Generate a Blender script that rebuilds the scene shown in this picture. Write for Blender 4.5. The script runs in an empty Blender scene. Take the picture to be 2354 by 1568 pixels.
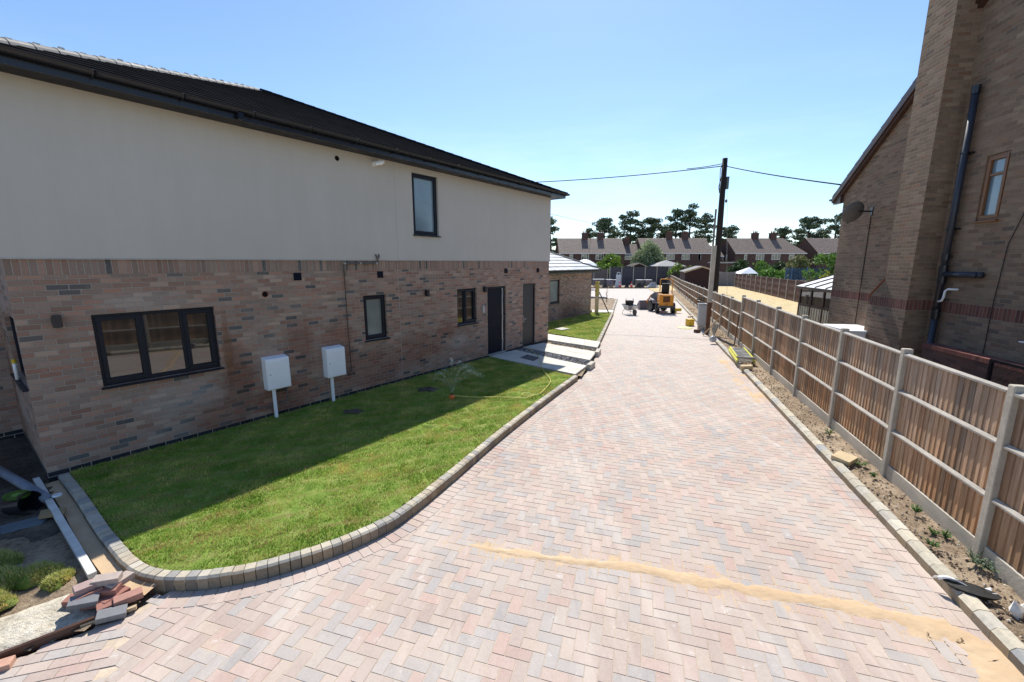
import bpy, math, random
import numpy as np
from mathutils import Vector, Matrix, noise as mnoise
R = math.radians
random.seed(7); rng = np.random.default_rng(7)
S = bpy.context.scene
# ------------------------------------------------------------ camera, sky, sun
HC = 3.0; FPX = 975.0; PITCH = math.atan(180/975.0)
cam_d = bpy.data.cameras.new("camera"); cam = bpy.data.objects.new("camera", cam_d)
S.collection.objects.link(cam); S.camera = cam
cam.location = (0, 0, HC); cam.rotation_euler = (R(90)-PITCH, 0, 0)
cam_d.sensor_width = 36; cam_d.lens = FPX/2354*36; cam_d.clip_end = 2000; cam_d.clip_start = 0.05
SUN_AZ, SUN_EL = 7.5, 51.5
W = bpy.data.worlds.new("World"); S.world = W; W.use_nodes = True
wt = W.node_tree; bg = wt.nodes['Background']
sky = wt.nodes.new('ShaderNodeTexSky'); sky.sky_type = 'NISHITA'; sky.sun_disc = False
sky.sun_elevation = R(SUN_EL); sky.sun_rotation = R(SUN_AZ); sky.air_density = 1.0; sky.dust_density = 0.3; sky.ozone_density = 1.3
wtc = wt.nodes.new('ShaderNodeTexCoord'); wn = wt.nodes.new('ShaderNodeTexNoise'); wmp = wt.nodes.new('ShaderNodeMapping')
wmp.inputs['Scale'].default_value = (1.0, 1.0, 5.0); wt.links.new(wtc.outputs['Generated'], wmp.inputs[0]); wt.links.new(wmp.outputs[0], wn.inputs['Vector'])
wn.inputs['Scale'].default_value = 2.2; wn.inputs['Detail'].default_value = 6; wn.inputs['Roughness'].default_value = .6
wsx = wt.nodes.new('ShaderNodeSeparateXYZ'); wt.links.new(wtc.outputs['Generated'], wsx.inputs[0])
wr1 = wt.nodes.new('ShaderNodeMapRange'); wr1.inputs[1].default_value = .45; wr1.inputs[2].default_value = .75; wr1.inputs[3].default_value = 0; wr1.inputs[4].default_value = .5
wt.links.new(wn.outputs[0], wr1.inputs[0])
wr2 = wt.nodes.new('ShaderNodeMapRange'); wr2.inputs[1].default_value = .05; wr2.inputs[2].default_value = .36; wr2.inputs[3].default_value = 1; wr2.inputs[4].default_value = 0
wt.links.new(wsx.outputs[2], wr2.inputs[0])
wm = wt.nodes.new('ShaderNodeMath'); wm.operation = 'MULTIPLY'; wt.links.new(wr1.outputs[0], wm.inputs[0]); wt.links.new(wr2.outputs[0], wm.inputs[1])
wmix = wt.nodes.new('ShaderNodeMixRGB'); wt.links.new(wm.outputs[0], wmix.inputs[0]); wt.links.new(sky.outputs[0], wmix.inputs[1]); wmix.inputs[2].default_value = (8.5, 8.8, 9.0, 1)
wtn = wt.nodes.new('ShaderNodeMixRGB'); wtn.blend_type = 'MULTIPLY'; wtn.inputs[0].default_value = 1; wtn.inputs[2].default_value = (.86, .97, 1.09, 1); wt.links.new(wmix.outputs[0], wtn.inputs[1]); wt.links.new(wtn.outputs[0], bg.inputs['Color']); bg.inputs['Strength'].default_value = 0.122
sd = bpy.data.lights.new("sun", 'SUN'); sd.energy = 4.8; sd.angle = R(.5); sd.color = (1, .95, .87)
so = bpy.data.objects.new("sun", sd); S.collection.objects.link(so); so.rotation_euler = (R(90-SUN_EL), 0, R(180-SUN_AZ))
so.rotation_euler = Vector((math.sin(R(SUN_AZ))*math.cos(R(SUN_EL)), math.cos(R(SUN_AZ))*math.cos(R(SUN_EL)), math.sin(R(SUN_EL)))).to_track_quat('Z', 'Y').to_euler()
S.view_settings.view_transform = 'Standard'; S.view_settings.look = 'None'; S.view_settings.exposure = 0.44; S.view_settings.gamma = 1
S.render.engine = 'CYCLES'

# ------------------------------------------------------------ helpers
def ray(x, y):
    r = (x-1177)/FPX; u = -(y-784)/FPX; c, s = math.cos(PITCH), math.sin(PITCH)
    return Vector((r, c+u*s, -s+u*c))
def G(x, y, z=0.0):          # a measured point of the photograph laid on the level z
    d = ray(x, y); t = (z-HC)/d.z; return Vector((0, 0, HC))+d*t
def AT(x, y, Y):             # ... or on the upright plane Y metres away
    d = ray(x, y); return Vector((0, 0, HC))+d*(Y/d.y)
COL = S.collection
def link(o, parent=None):
    COL.objects.link(o)
    if parent: o.parent = parent
    return o
def tag(o, label=None, cat=None, group=None, kind=None):
    if label: o['label'] = label
    if cat: o['category'] = cat
    if group: o['group'] = group
    if kind: o['kind'] = kind
    return o
def empty(name, loc=(0, 0, 0), rz=0.0, parent=None):
    o = bpy.data.objects.new(name, None); o.empty_display_size = .1; o.location = loc; o.rotation_euler = (0, 0, rz); return link(o, parent)
def thing(name, label, cat, loc=(0, 0, 0), rz=0.0, group=None):
    return tag(empty(name, loc, rz), label, cat, group)
def copy_tree(o, parent=None):
    c = o.copy(); COL.objects.link(c)
    if parent: c.parent = parent
    for ch in list(o.children): copy_tree(ch, c)
    return c
class MB:
    def __init__(s): s.v = []; s.f = []; s.c = []; s.cur = None
    def col(s, c): s.cur = c; return s
    def face(s, idx): s.f.append(idx); s.c.append(s.cur)
    def poly(s, pts):
        b = len(s.v); s.v += [tuple(p) for p in pts]; s.face(list(range(b, b+len(pts)))); return s
    def box(s, x0, x1, y0, y1, z0, z1, M=None, skip=()):
        b = len(s.v); P = [(x, y, z) for z in (z0, z1) for y in (y0, y1) for x in (x0, x1)]
        if M is not None: P = [tuple(M @ Vector(p)) for p in P]
        s.v += P
        F = dict(b=(0, 2, 3, 1), t=(4, 5, 7, 6), f=(0, 1, 5, 4), k=(2, 6, 7, 3), l=(0, 4, 6, 2), r=(1, 3, 7, 5))
        for k, q in F.items():
            if k not in skip: s.face([b+i for i in q])
        return s
    def prism(s, pts, ax, a, b_):   # pts: 2-D outline, ax: extrusion axis
        def mk(p, t): return {'x': (t, p[0], p[1]), 'y': (p[0], t, p[1]), 'z': (p[0], p[1], t)}[ax]
        n = len(pts); b = len(s.v); s.v += [mk(p, a) for p in pts]+[mk(p, b_) for p in pts]
        s.face([b+i for i in range(n)][::-1]); s.face([b+n+i for i in range(n)])
        for i in range(n): s.face([b+i, b+(i+1) % n, b+n+(i+1) % n, b+n+i])
        return s
    def tube(s, path, r, n=8, cap=True):
        path = [Vector(p) for p in path]; rs = r if isinstance(r, (list, tuple)) else [r]*len(path); b = len(s.v); up0 = None
        for i, p in enumerate(path):
            t = (path[min(i+1, len(path)-1)]-path[max(i-1, 0)]).normalized()
            if up0 is None: up0 = Vector((0, 0, 1)) if abs(t.z) < .9 else Vector((1, 0, 0))
            a = t.cross(up0).normalized(); c = a.cross(t).normalized(); up0 = c
            for k in range(n):
                an = 2*math.pi*k/n; s.v.append(tuple(p+(a*math.cos(an)+c*math.sin(an))*rs[i]))
        for i in range(len(path)-1):
            for k in range(n): s.face([b+i*n+k, b+i*n+(k+1) % n, b+(i+1)*n+(k+1) % n, b+(i+1)*n+k])
        if cap:
            s.face([b+k for k in range(n)][::-1]); s.face([b+(len(path)-1)*n+k for k in range(n)])
        return s
    def lathe(s, prof, M=None, n=24, cap=True):   # prof: [(r, z)] about z
        b = len(s.v)
        for r, z in prof:
            for k in range(n):
                p = Vector((r*math.cos(2*math.pi*k/n), r*math.sin(2*math.pi*k/n), z)); s.v.append(tuple(M @ p if M is not None else p))
        for i in range(len(prof)-1):
            for k in range(n): s.face([b+i*n+k, b+i*n+(k+1) % n, b+(i+1)*n+(k+1) % n, b+(i+1)*n+k])
        if cap: s.face([b+k for k in range(n)][::-1]); s.face([b+(len(prof)-1)*n+k for k in range(n)])
        return s
    def build(s, name, mat, parent=None, smooth=False, loc=None, rz=None, bevel=0):
        me = bpy.data.meshes.new(name); me.from_pydata(s.v, [], s.f)
        if any(c is not None for c in s.c):
            at = me.color_attributes.new('Col', 'FLOAT_COLOR', 'CORNER'); arr = []
            for f, c in zip(s.f, s.c): arr += list((*(c or (1, 1, 1)), 1))*len(f)
            at.data.foreach_set('color', arr)
        me.polygons.foreach_set('use_smooth', [bool(smooth)]*len(s.f))
        me.materials.append(mat); me.update()
        o = bpy.data.objects.new(name, me); link(o, parent)
        if loc is not None: o.location = loc
        if rz is not None: o.rotation_euler = (0, 0, rz)
        if bevel:
            m = o.modifiers.new('bevel', 'BEVEL'); m.width = bevel; m.segments = 2; m.limit_method = 'ANGLE'
        return o
def fast_mesh(name, V, F, C, mat, parent=None):     # numpy quads or triangles with per-face colours
    V = np.asarray(V, np.float32); F = np.asarray(F, np.int32); k = F.shape[1]
    me = bpy.data.meshes.new(name); me.vertices.add(len(V)); me.vertices.foreach_set('co', V.ravel())
    me.loops.add(F.size); me.loops.foreach_set('vertex_index', F.ravel()); me.polygons.add(len(F))
    me.polygons.foreach_set('loop_start', np.arange(0, F.size, k, dtype=np.int32))
    me.update(calc_edges=True)
    if C is not None:
        at = me.color_attributes.new('Col', 'FLOAT_COLOR', 'CORNER'); C4 = np.ones((len(F), 4), np.float32); C4[:, :3] = C
        at.data.foreach_set('color', np.repeat(C4, k, axis=0).ravel())
    me.materials.append(mat); me.validate(); me.polygons.foreach_set('use_smooth', [False]*len(me.polygons)); return link(bpy.data.objects.new(name, me), parent)

class NT:
    def __init__(s, name, rough=.8, spec=.3, metal=0):
        s.m = bpy.data.materials.new(name); s.m.use_nodes = True; s.t = s.m.node_tree; s.p = s.t.nodes['Principled BSDF']
        s.p.inputs['Roughness'].default_value = rough; s.p.inputs['Specular IOR Level'].default_value = spec; s.p.inputs['Metallic'].default_value = metal
        s._tc = None
    def n(s, t): return s.t.nodes.new(t)
    def put(s, sock, v):
        if isinstance(v, bpy.types.NodeSocket): s.t.links.new(v, sock)
        elif isinstance(v, (tuple, list)): sock.default_value = (*v, 1) if len(v) == 3 and sock.type == 'RGBA' else v
        else: sock.default_value = v
    def M(s, op, a, b=0.0, c=0.0, clamp=False):
        n = s.n('ShaderNodeMath'); n.operation = op; n.use_clamp = clamp; s.put(n.inputs[0], a); s.put(n.inputs[1], b); s.put(n.inputs[2], c); return n.outputs[0]
    def mix(s, f, a, b, bt='MIX'):
        n = s.n('ShaderNodeMixRGB'); n.blend_type = bt; s.put(n.inputs[0], f); s.put(n.inputs[1], a); s.put(n.inputs[2], b); return n.outputs[0]
    def obj(s):
        if not s._tc: s._tc = s.n('ShaderNodeTexCoord')
        return s._tc.outputs['Object']
    def nrm(s): s.obj(); return s._tc.outputs['Normal']
    def map(s, v, sc=(1, 1, 1), loc=(0, 0, 0), rot=(0, 0, 0)):
        n = s.n('ShaderNodeMapping'); s.put(n.inputs[0], v); n.inputs['Scale'].default_value = sc; n.inputs['Location'].default_value = loc; n.inputs['Rotation'].default_value = rot; return n.outputs[0]
    def noise(s, sc, det=4, ro=.55, v=None, col=False, dist=0):
        n = s.n('ShaderNodeTexNoise'); s.put(n.inputs['Vector'], v if v is not None else s.obj()); n.inputs['Scale'].default_value = sc; n.inputs['Detail'].default_value = det; n.inputs['Roughness'].default_value = ro; n.inputs['Distortion'].default_value = dist
        return n.outputs[1] if col else n.outputs[0]
    def rng(s, v, a, b, c=0.0, d=1.0):
        n = s.n('ShaderNodeMapRange'); s.put(n.inputs[0], v); n.inputs[1].default_value = a; n.inputs[2].default_value = b; n.inputs[3].default_value = c; n.inputs[4].default_value = d; return n.outputs[0]
    def ramp(s, v, stops, const=False):
        n = s.n('ShaderNodeValToRGB'); s.put(n.inputs[0], v); cr = n.color_ramp
        if const: cr.interpolation = 'CONSTANT'
        while len(cr.elements) > 1: cr.elements.remove(cr.elements[0])
        cr.elements[0].position = stops[0][0]; cr.elements[0].color = (*stops[0][1], 1)
        for p, c in stops[1:]: e = cr.elements.new(p); e.color = (*c, 1)
        return n.outputs[0]
    def sep(s, v):
        n = s.n('ShaderNodeSeparateXYZ'); s.put(n.inputs[0], v); return n.outputs
    def comb(s, a, b, c=0.0):
        n = s.n('ShaderNodeCombineXYZ'); s.put(n.inputs[0], a); s.put(n.inputs[1], b); s.put(n.inputs[2], c); return n.outputs[0]
    def attr(s, nm='Col'):
        n = s.n('ShaderNodeAttribute'); n.attribute_name = nm; return n.outputs['Color']
    def base(s, c): s.put(s.p.inputs['Base Color'], c); return s
    def rough(s, r): s.put(s.p.inputs['Roughness'], r); return s
    def bump(s, h, st=.3, d=.01):
        n = s.n('ShaderNodeBump'); n.inputs['Strength'].default_value = st; n.inputs['Distance'].default_value = d; s.put(n.inputs['Height'], h); s.t.links.new(n.outputs[0], s.p.inputs['Normal']); return s
def simple(name, c, rough=.7, var=.15, sc=8, bump=.15, bd=.004, metal=0, spec=.4, sc2=None, attr=False):
    m = NT(name, rough, spec, metal); a = m.noise(sc, 5, .6); b = m.noise(sc2 or sc*7, 3, .6)
    f = m.M('ADD', m.rng(a, .3, .7, 1-var, 1+var), m.rng(b, .3, .7, -var*.4, var*.4))
    cc = m.mix(1, m.attr(), c, 'MULTIPLY') if attr else c
    m.base(m.mix(1, cc, m.comb(f, f, f), 'MULTIPLY')); m.rough(m.rng(a, .3, .7, max(rough-.08, .02), min(rough+.08, 1)))
    if bump: m.bump(b, bump, bd)
    return m.m
def sc3(c, k): return tuple(x*k for x in c)

# brickwork: per-brick random colours from cell ids, raked mortar
def brick_mat(name, stops, mortar, soldier=None, sold_stops=None, plinth=None, weather=None, efflo=.35, bw=.225, bh=.075, sold2=None):
    m = NT(name, .88, .2); o = m.sep(m.obj()); nn = m.sep(m.nrm())
    sel = m.M('GREATER_THAN', m.M('ABSOLUTE', nn[0]), .5)
    u = m.M('ADD', m.M('MULTIPLY', o[1], sel), m.M('MULTIPLY', o[0], m.M('SUBTRACT', 1.0, sel))); z = m.M('ADD', o[2], 0.0)
    wob = m.M('MULTIPLY', m.M('SUBTRACT', m.noise(9, 2), .5), .006); u = m.M('ADD', u, wob); z = m.M('ADD', z, wob)
    row = m.M('FLOOR', m.M('DIVIDE', z, bh)); off = m.M('MULTIPLY', m.M('MODULO', m.M('ABSOLUTE', row), 2.0), .5)
    uu = m.M('ADD', m.M('DIVIDE', u, bw), off); colm = m.M('FLOOR', uu); fu = m.M('SUBTRACT', uu, colm); fz = m.M('SUBTRACT', m.M('DIVIDE', z, bh), row)
    def edge(fr, size): return m.M('MULTIPLY', m.M('MINIMUM', fr, m.M('SUBTRACT', 1.0, fr)), size)
    ed = m.M('MINIMUM', edge(fu, bw), edge(fz, bh)); rid, cid = row, colm
    if soldier:
        z0, z1 = soldier; ins = m.M('MULTIPLY', m.M('GREATER_THAN', z, z0), m.M('LESS_THAN', z, z1))
        su = m.M('DIVIDE', u, .075); sc_ = m.M('FLOOR', su); sed = m.M('MINIMUM', edge(m.M('SUBTRACT', su, sc_), .075), m.M('MINIMUM', m.M('SUBTRACT', z, z0), m.M('SUBTRACT', z1, z)))
        inv = m.M('SUBTRACT', 1.0, ins)
        ed = m.M('ADD', m.M('MULTIPLY', ed, inv), m.M('MULTIPLY', sed, ins))
        cid = m.M('ADD', m.M('MULTIPLY', colm, inv), m.M('MULTIPLY', m.M('ADD', sc_, 500.0), ins)); rid = m.M('MULTIPLY', row, inv)
    wn_ = m.n('ShaderNodeTexWhiteNoise'); wn_.noise_dimensions = '3D'; m.put(wn_.inputs['Vector'], m.comb(rid, cid, m.M('MULTIPLY', sel, 7.0)))
    val = wn_.outputs['Value']; wc = m.sep(wn_.outputs['Color'])
    c = m.ramp(val, stops, True)
    if sold_stops: c = m.mix(ins, c, m.ramp(val, sold_stops, True))
    br = m.M('ADD', m.rng(wc[1], 0, 1, .82, 1.16), m.rng(m.noise(60, 3), .3, .7, -.1, .1)); c = m.mix(1, c, m.comb(br, br, br), 'MULTIPLY')
    # patchy mortar smears and lime bloom
    big = m.noise(1.3, 5, .65); c = m.mix(m.rng(big, .55, .78, 0, efflo), c, sc3(mortar, 1.05))
    c = m.mix(m.rng(m.noise(14, 4, .7), .58, .8, 0, efflo*1.4), c, sc3(mortar, 1.15))
    if plinth: c = m.mix(m.M('LESS_THAN', z, plinth), c, m.mix(m.rng(wc[2], 0, 1), (.02, .021, .026), (.045, .045, .052)))
    mj = m.rng(ed, .0042, .0075, 1, 0); c = m.mix(mj, c, m.mix(m.rng(big, .3, .7), mortar, sc3(mortar, .8)))
    if weather: c = weather(m, c, u, z)
    m.base(c); m.bump(m.M('ADD', m.M('MULTIPLY', m.M('SUBTRACT', 1.0, mj), 1.0), m.M('MULTIPLY', m.noise(70, 4, .7), .35)), .9, .009); return m.m
def blob(m, u, z, cu, cz, ru, rz, e0=.55, e1=1.1, k=.5, ns=3.0):   # soft-edged irregular patch with a place of its own
    dx = m.M('DIVIDE', m.M('SUBTRACT', u, cu), ru); dz = m.M('DIVIDE', m.M('SUBTRACT', z, cz), rz)
    d = m.M('SQRT', m.M('ADD', m.M('MULTIPLY', dx, dx), m.M('MULTIPLY', dz, dz))); d = m.M('ADD', d, m.M('MULTIPLY', m.M('SUBTRACT', m.noise(ns, 5, .65), .5), k*2))
    return m.rng(d, e0, e1, 1, 0)

mats = {}
def wl(m, c, u, z):
    wet = m.M('MAXIMUM', blob(m, u, z, 2.55, .75, .34, .85), blob(m, u, z, 3.3, .35, .9, .42))
    for cu, cz, ru, rz in ((3.75, 1.35, .3, .6), (4.6, 1.0, .5, .8), (5.4, .5, 1.2, .55), (6.9, .75, 1.0, .5), (2.3, .25, .6, .4), (7.9, 1.1, .5, .3)):
        wet = m.M('MAXIMUM', wet, m.M('MULTIPLY', blob(m, u, z, cu, cz, ru, rz), .75))
    c = m.mix(m.M('MULTIPLY', wet, .62), c, m.mix(1, c, (.62, .36, .27), 'MULTIPLY'))
    c = m.mix(m.M('MULTIPLY', blob(m, u, z, 2.42, 1.45, .09, .7), .6), c, (.2, .085, .035))
    lim = m.M('MAXIMUM', blob(m, u, z, 1.65, .75, .75, .35, .5, 1, .7, 7), m.M('MAXIMUM', blob(m, u, z, 1.4, 2.42, .8, .16, .5, 1, .7, 7), blob(m, u, z, 8.4, .7, .5, .3, .5, 1, .7, 7)))
    return m.mix(m.M('MULTIPLY', lim, .33), c, (.45, .41, .37))
PK = [(0, (.32, .20, .15)), (.2, (.37, .225, .165)), (.38, (.34, .24, .19)), (.55, (.40, .28, .215)), (.68, (.355, .195, .14)), (.80, (.32, .23, .18)), (.915, (.12, .11, .105)), (.955, (.16, .14, .13))]
mats['brick_l'] = brick_mat('pinkish multi brick', PK, (.44, .375, .315), soldier=(2.83, 3.2), sold_stops=[(0, (.30, .195, .15)), (.3, (.34, .22, .17)), (.6, (.29, .21, .17)), (.88, (.13, .12, .115))], plinth=.075, weather=wl)
mats['brick_b'] = brick_mat('bungalow brick', PK, (.37, .31, .265), weather=lambda m, c, u, z: m.mix(m.M('MULTIPLY', blob(m, u, z, 6.6, .3, 1.5, .75), .6), c, m.mix(1, c, (.5, .42, .36), 'MULTIPLY')))
mats['brick_r'] = brick_mat('buff brown brick', [(0, (.235, .16, .105)), (.3, (.265, .178, .118)), (.55, (.215, .145, .097)), (.72, (.28, .197, .132)), (.86, (.25, .148, .095)), (.96, (.16, .115, .085))], (.33, .255, .19), soldier=(2.03, 2.25), sold_stops=[(0, (.17, .07, .052)), (.4, (.20, .08, .06)), (.75, (.14, .06, .048))], efflo=.22)
mats['brick_t'] = brick_mat('dark terrace brick', [(0, (.11, .065, .052)), (.4, (.14, .075, .06)), (.75, (.09, .052, .044))], (.13, .10, .09), efflo=.1)
# render
m = NT('sand cement render', .92, .15); a = m.noise(.5, 4, .6); b = m.noise(160, 3, .7)
st_r = m.noise(1.6, 5, .65, m.map(m.obj(), (2.2, 1, .35))); m.base(m.mix(m.rng(st_r, .35, .7, 0, .5), m.mix(m.rng(a, .3, .7), (.53, .495, .44), (.58, .545, .49)), (.51, .47, .415))); m.bump(b, .35, .003); mats['render'] = m.m
mats['joint'] = simple('render joint strip', (.42, .39, .36), .9)
# roof tiles
def tile_mat(name, c, rough, var=.18, lines=.3, spec=.4, lim=None):
    m = NT(name, rough, spec); w = m.n('ShaderNodeTexWhiteNoise'); o = m.sep(m.obj())
    cx = m.M('FLOOR', m.M('DIVIDE', m.M('ADD', o[0], m.M('MULTIPLY', o[1], 0.0)), lines)); cy = m.M('FLOOR', m.M('DIVIDE', o[2], .105)); m.put(w.inputs['Vector'], m.comb(cx, cy, 1.0))
    f = m.M('ADD', m.rng(w.outputs['Value'], 0, 1, 1-var, 1+var), m.rng(m.noise(2.5, 5, .6), .3, .7, -.14, .14))
    cc = m.mix(1, c, m.comb(f, f, f), 'MULTIPLY')
    if lim: cc = m.mix(m.rng(m.noise(30, 4, .7), .66, .75, 0, .5), cc, lim)
    m.base(cc); m.bump(m.noise(120, 3, .7), .25, .003); return m.m
mats['tile_dark'] = tile_mat('dark grey roof tile', (.014, .0145, .016), .95, lim=(.09, .09, .085), spec=0)
mats['tile_pale'] = tile_mat('pale sunlit roof tile', (.50, .50, .49), .42)  # sun glare on grey tiles is put into this pale base colour
mats['tile_brown'] = tile_mat('brown concrete roof tile', (.20, .15, .125), .8)
mats['tile_r'] = tile_mat('weathered roof tile', (.17, .14, .12), .8)
mats['ridge'] = simple('grey ridge tile', (.15, .147, .14), .7, .15, 3)
mats['mortar'] = simple('white mortar', (.72, .71, .68), .9)
mats['black'] = simple('black gloss upvc', (.012, .013, .018), .28, .1, 2, 0, spec=.5)
mats['anth'] = simple('anthracite aluminium', (.011, .014, .024), .45, .08, 4, .03, spec=.25)
mats['anthd'] = simple('anthracite door skin', (.009, .010, .018), .6, .1, 4, .05, spec=.15)
mats['steel'] = NT('brushed grey steel door', .45, .3, .15); mm = mats['steel']; mm.base((.045, .044, .045)); mm.bump(mm.noise(3, 3, .5, mm.map(mm.obj(), (60, 60, 1))), .1, .002); mats['steel'] = mm.m
def glass(name, c, rough=.03, ior=1.9, var=0.0):
    m = NT(name, rough, .5); m.p.inputs['IOR'].default_value = ior
    m.base(m.mix(m.rng(m.noise(1.5, 3), .3, .7), sc3(c, 1-var), sc3(c, 1+var))); m.bump(m.noise(1.2, 2), .02, .002); return m.m
mats['glass'] = glass('clear dark window glass', (.018, .021, .02), .03, 2.0)
mats['glass_f'] = glass('frosted window glass', (.20, .225, .215), .3, 1.6, .25)
mats['glass_b'] = glass('frosted window glass with painted reflection', (.19, .27, .32), .12, 1.7, .2)  # bluish reflection is put into the pale base colour
mats['galv'] = simple('galvanised steel', (.42, .43, .44), .35, .15, 6, .1, metal=.6)
mats['concrete'] = simple('precast concrete', (.46, .415, .34), .92, .2, 3, .5, .006, sc2=60)
mats['white_pl'] = simple('white glass fibre plastic', (.87, .88, .89), .35, .04, 4, .04)
mats['pipe_gr'] = simple('solvent grey pipe', (.13, .115, .105), .45, .12, 8, .05)
mats['terra'] = simple('terracotta clay', (.28, .1, .055), .8)
mats['kerb_b'] = None
m = NT('kerb block concrete', .9, .2); m.base(m.mix(1, m.attr(), m.ramp(m.noise(25, 5, .65), [(.25, (.78, .78, .78)), (.75, (1.15, 1.12, 1.08))]), 'MULTIPLY')); m.bump(m.noise(120, 4, .7), .5, .004); mats['kerb'] = m.m
# paving: per-block colours, joint sand and dust
m = NT('block paving', .86, .25); P = m.obj(); c = m.attr()
c = m.mix(1, c, m.ramp(m.noise(55, 5, .7), [(.25, (.82, .82, .82)), (.75, (1.14, 1.13, 1.12))]), 'MULTIPLY')
dust = m.rng(m.noise(.9, 6, .62), .42, .68, .12, .55); c = m.mix(dust, c, (.53, .47, .41))
dust2 = m.rng(m.noise(3.2, 6, .7, m.map(P, (1, .6, 1), rot=(0, 0, R(17)))), .6, .8, 0, .5); c = m.mix(dust2, c, (.56, .46, .34))
c = m.mix(m.rng(m.noise(7, 4, .7), .63, .72, 0, .4), c, (.68, .66, .64))
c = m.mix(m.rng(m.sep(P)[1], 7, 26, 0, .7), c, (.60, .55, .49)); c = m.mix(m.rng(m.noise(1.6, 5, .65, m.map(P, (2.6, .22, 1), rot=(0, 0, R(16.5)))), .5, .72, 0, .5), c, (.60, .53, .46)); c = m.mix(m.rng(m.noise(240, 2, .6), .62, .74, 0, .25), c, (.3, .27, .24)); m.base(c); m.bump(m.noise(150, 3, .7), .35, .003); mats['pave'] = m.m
mats['joint_sand'] = simple('kiln dried joint sand', (.50, .41, .31), .95, .2, 6, .3)
m = NT('orange building sand', .95, .1); m.base(m.mix(m.rng(m.noise(5, 5, .6), .3, .7), (.50, .36, .225), (.58, .44, .29))); m.bump(m.noise(90, 5, .7), .6, .006); mats['sand'] = m.m
# soil
def soil_mat(name, a, b, c_):
    m = NT(name, .97, .1); n1 = m.noise(1.7, 6, .65); n2 = m.noise(19, 6, .72); c = m.ramp(n1, [(.33, a), (.5, b), (.66, c_)]); c = m.mix(m.rng(n2, .35, .7, .0, .55), c, sc3(c_, 1.15)); c = m.mix(m.rng(n2, .5, .3, 0, .5), c, sc3(a, .6))
    m.base(c); m.bump(m.M('ADD', n2, m.M('MULTIPLY', m.noise(70, 4, .7), .5)), .9, .03); return m.m
mats['soil'] = soil_mat('dry clay soil', (.13, .09, .06), (.25, .185, .125), (.44, .35, .25))
mats['soil_d'] = soil_mat('dark building soil', (.05, .04, .034), (.10, .08, .065), (.19, .155, .12))
mats['ground'] = soil_mat('pale ground', (.2, .15, .1), (.30, .24, .17), (.42, .35, .26))
mats['sandslab'] = soil_mat('pale cement slurry ground', (.42, .36, .26), (.60, .54, .43), (.72, .68, .58))
mats['dry'] = soil_mat('dry straw lawn', (.40, .31, .16), (.54, .43, .24), (.64, .53, .33))
# lawn base and blades
m = NT('lawn turf', .95, .1); P = m.map(m.obj(), (1, 1, 1), rot=(0, 0, R(-26))); x = m.sep(P)
c = m.ramp(m.noise(5, 6, .68), [(.3, (.11, .19, .03)), (.5, (.20, .29, .055)), (.7, (.34, .34, .12))]); 
oo = m.sep(m.obj()); vv = m.M('DIVIDE', m.M('ADD', m.M('SUBTRACT', m.M('MULTIPLY', oo[0], math.cos(R(64))), m.M('MULTIPLY', oo[1], math.sin(R(64)))), m.M('MULTIPLY', m.M('SINE', m.M('ADD', m.M('MULTIPLY', oo[0], 3.0), m.M('MULTIPLY', oo[1], 2.0))), .03)), .41)
fr_ = m.M('ABSOLUTE', m.M('SUBTRACT', m.M('FRACT', m.M('ADD', vv, .5)), .5)); c = m.mix(m.M('MULTIPLY', m.rng(fr_, .0, .08, .75, 0), m.rng(m.noise(1.4, 4, .6), .42, .6)), c, (.20, .15, .06))
m.base(c); m.bump(m.noise(60, 5, .7), 1, .02); mats['turf'] = m.m
m = NT('grass blade', .6, .25); c = m.mix(1, m.attr(), m.ramp(m.noise(1.1, 5, .65), [(.3, (.95, 1.0, .9)), (.5, (1.25, 1.15, 1.1)), (.72, (1.8, 1.35, 1.4))]), 'MULTIPLY'); m.base(c)
tr = m.n('ShaderNodeBsdfTranslucent'); m.put(tr.inputs[0], c); mx = m.n('ShaderNodeMixShader'); mx.inputs[0].default_value = .3; m.t.links.new(m.p.outputs[0], mx.inputs[1]); m.t.links.new(tr.outputs[0], mx.inputs[2]); m.t.links.new(mx.outputs[0], m.t.nodes['Material Output'].inputs[0]); mats['blade'] = m.m
def leaf_mat(name, tl=.25):
    m = NT(name, .6, .3); c = m.attr(); m.base(c); tr = m.n('ShaderNodeBsdfTranslucent'); m.put(tr.inputs[0], c); mx = m.n('ShaderNodeMixShader'); mx.inputs[0].default_value = tl
    m.t.links.new(m.p.outputs[0], mx.inputs[1]); m.t.links.new(tr.outputs[0], mx.inputs[2]); m.t.links.new(mx.outputs[0], m.t.nodes['Material Output'].inputs[0]); return m.m
mats['leaf'] = leaf_mat('leaf clump'); mats['needle'] = leaf_mat('pine needle', .1)
mats['bark'] = simple('tree bark', (.10, .07, .055), .95, .3, 5, .8, .02)
# fence timber
m = NT('weathered featheredge board', .9, .15); st = m.map(m.obj(), (14, 14, .9)); g1 = m.noise(3, 6, .7, st); g2 = m.noise(1.1, 4, .6); zz = m.sep(m.obj())[2]
warm = m.rng(m.M('ADD', zz, m.M('MULTIPLY', g2, 1.2)), .6, 1.9, 1, 0)
c = m.mix(warm, m.ramp(g1, [(.3, (.22, .165, .125)), (.55, (.36, .29, .23)), (.75, (.48, .41, .34))]), m.ramp(g1, [(.3, (.25, .135, .07)), (.55, (.42, .255, .145)), (.75, (.52, .37, .24))]))
c = m.mix(1, c, m.attr(), 'MULTIPLY'); m.base(c); m.bump(g1, .4, .004); mats['board'] = m.m
mats['rail'] = simple('silvered rail timber', (.36, .33, .29), .9, .25, 3, .5, .004)
mats['board_dk'] = simple('dark brown fence board', (.10, .055, .045), .9, .3, 3, .3, attr=False)
mats['wood_pole'] = simple('creosoted pole', (.02, .014, .012), .85, .3, 4, .5, .006)
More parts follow.
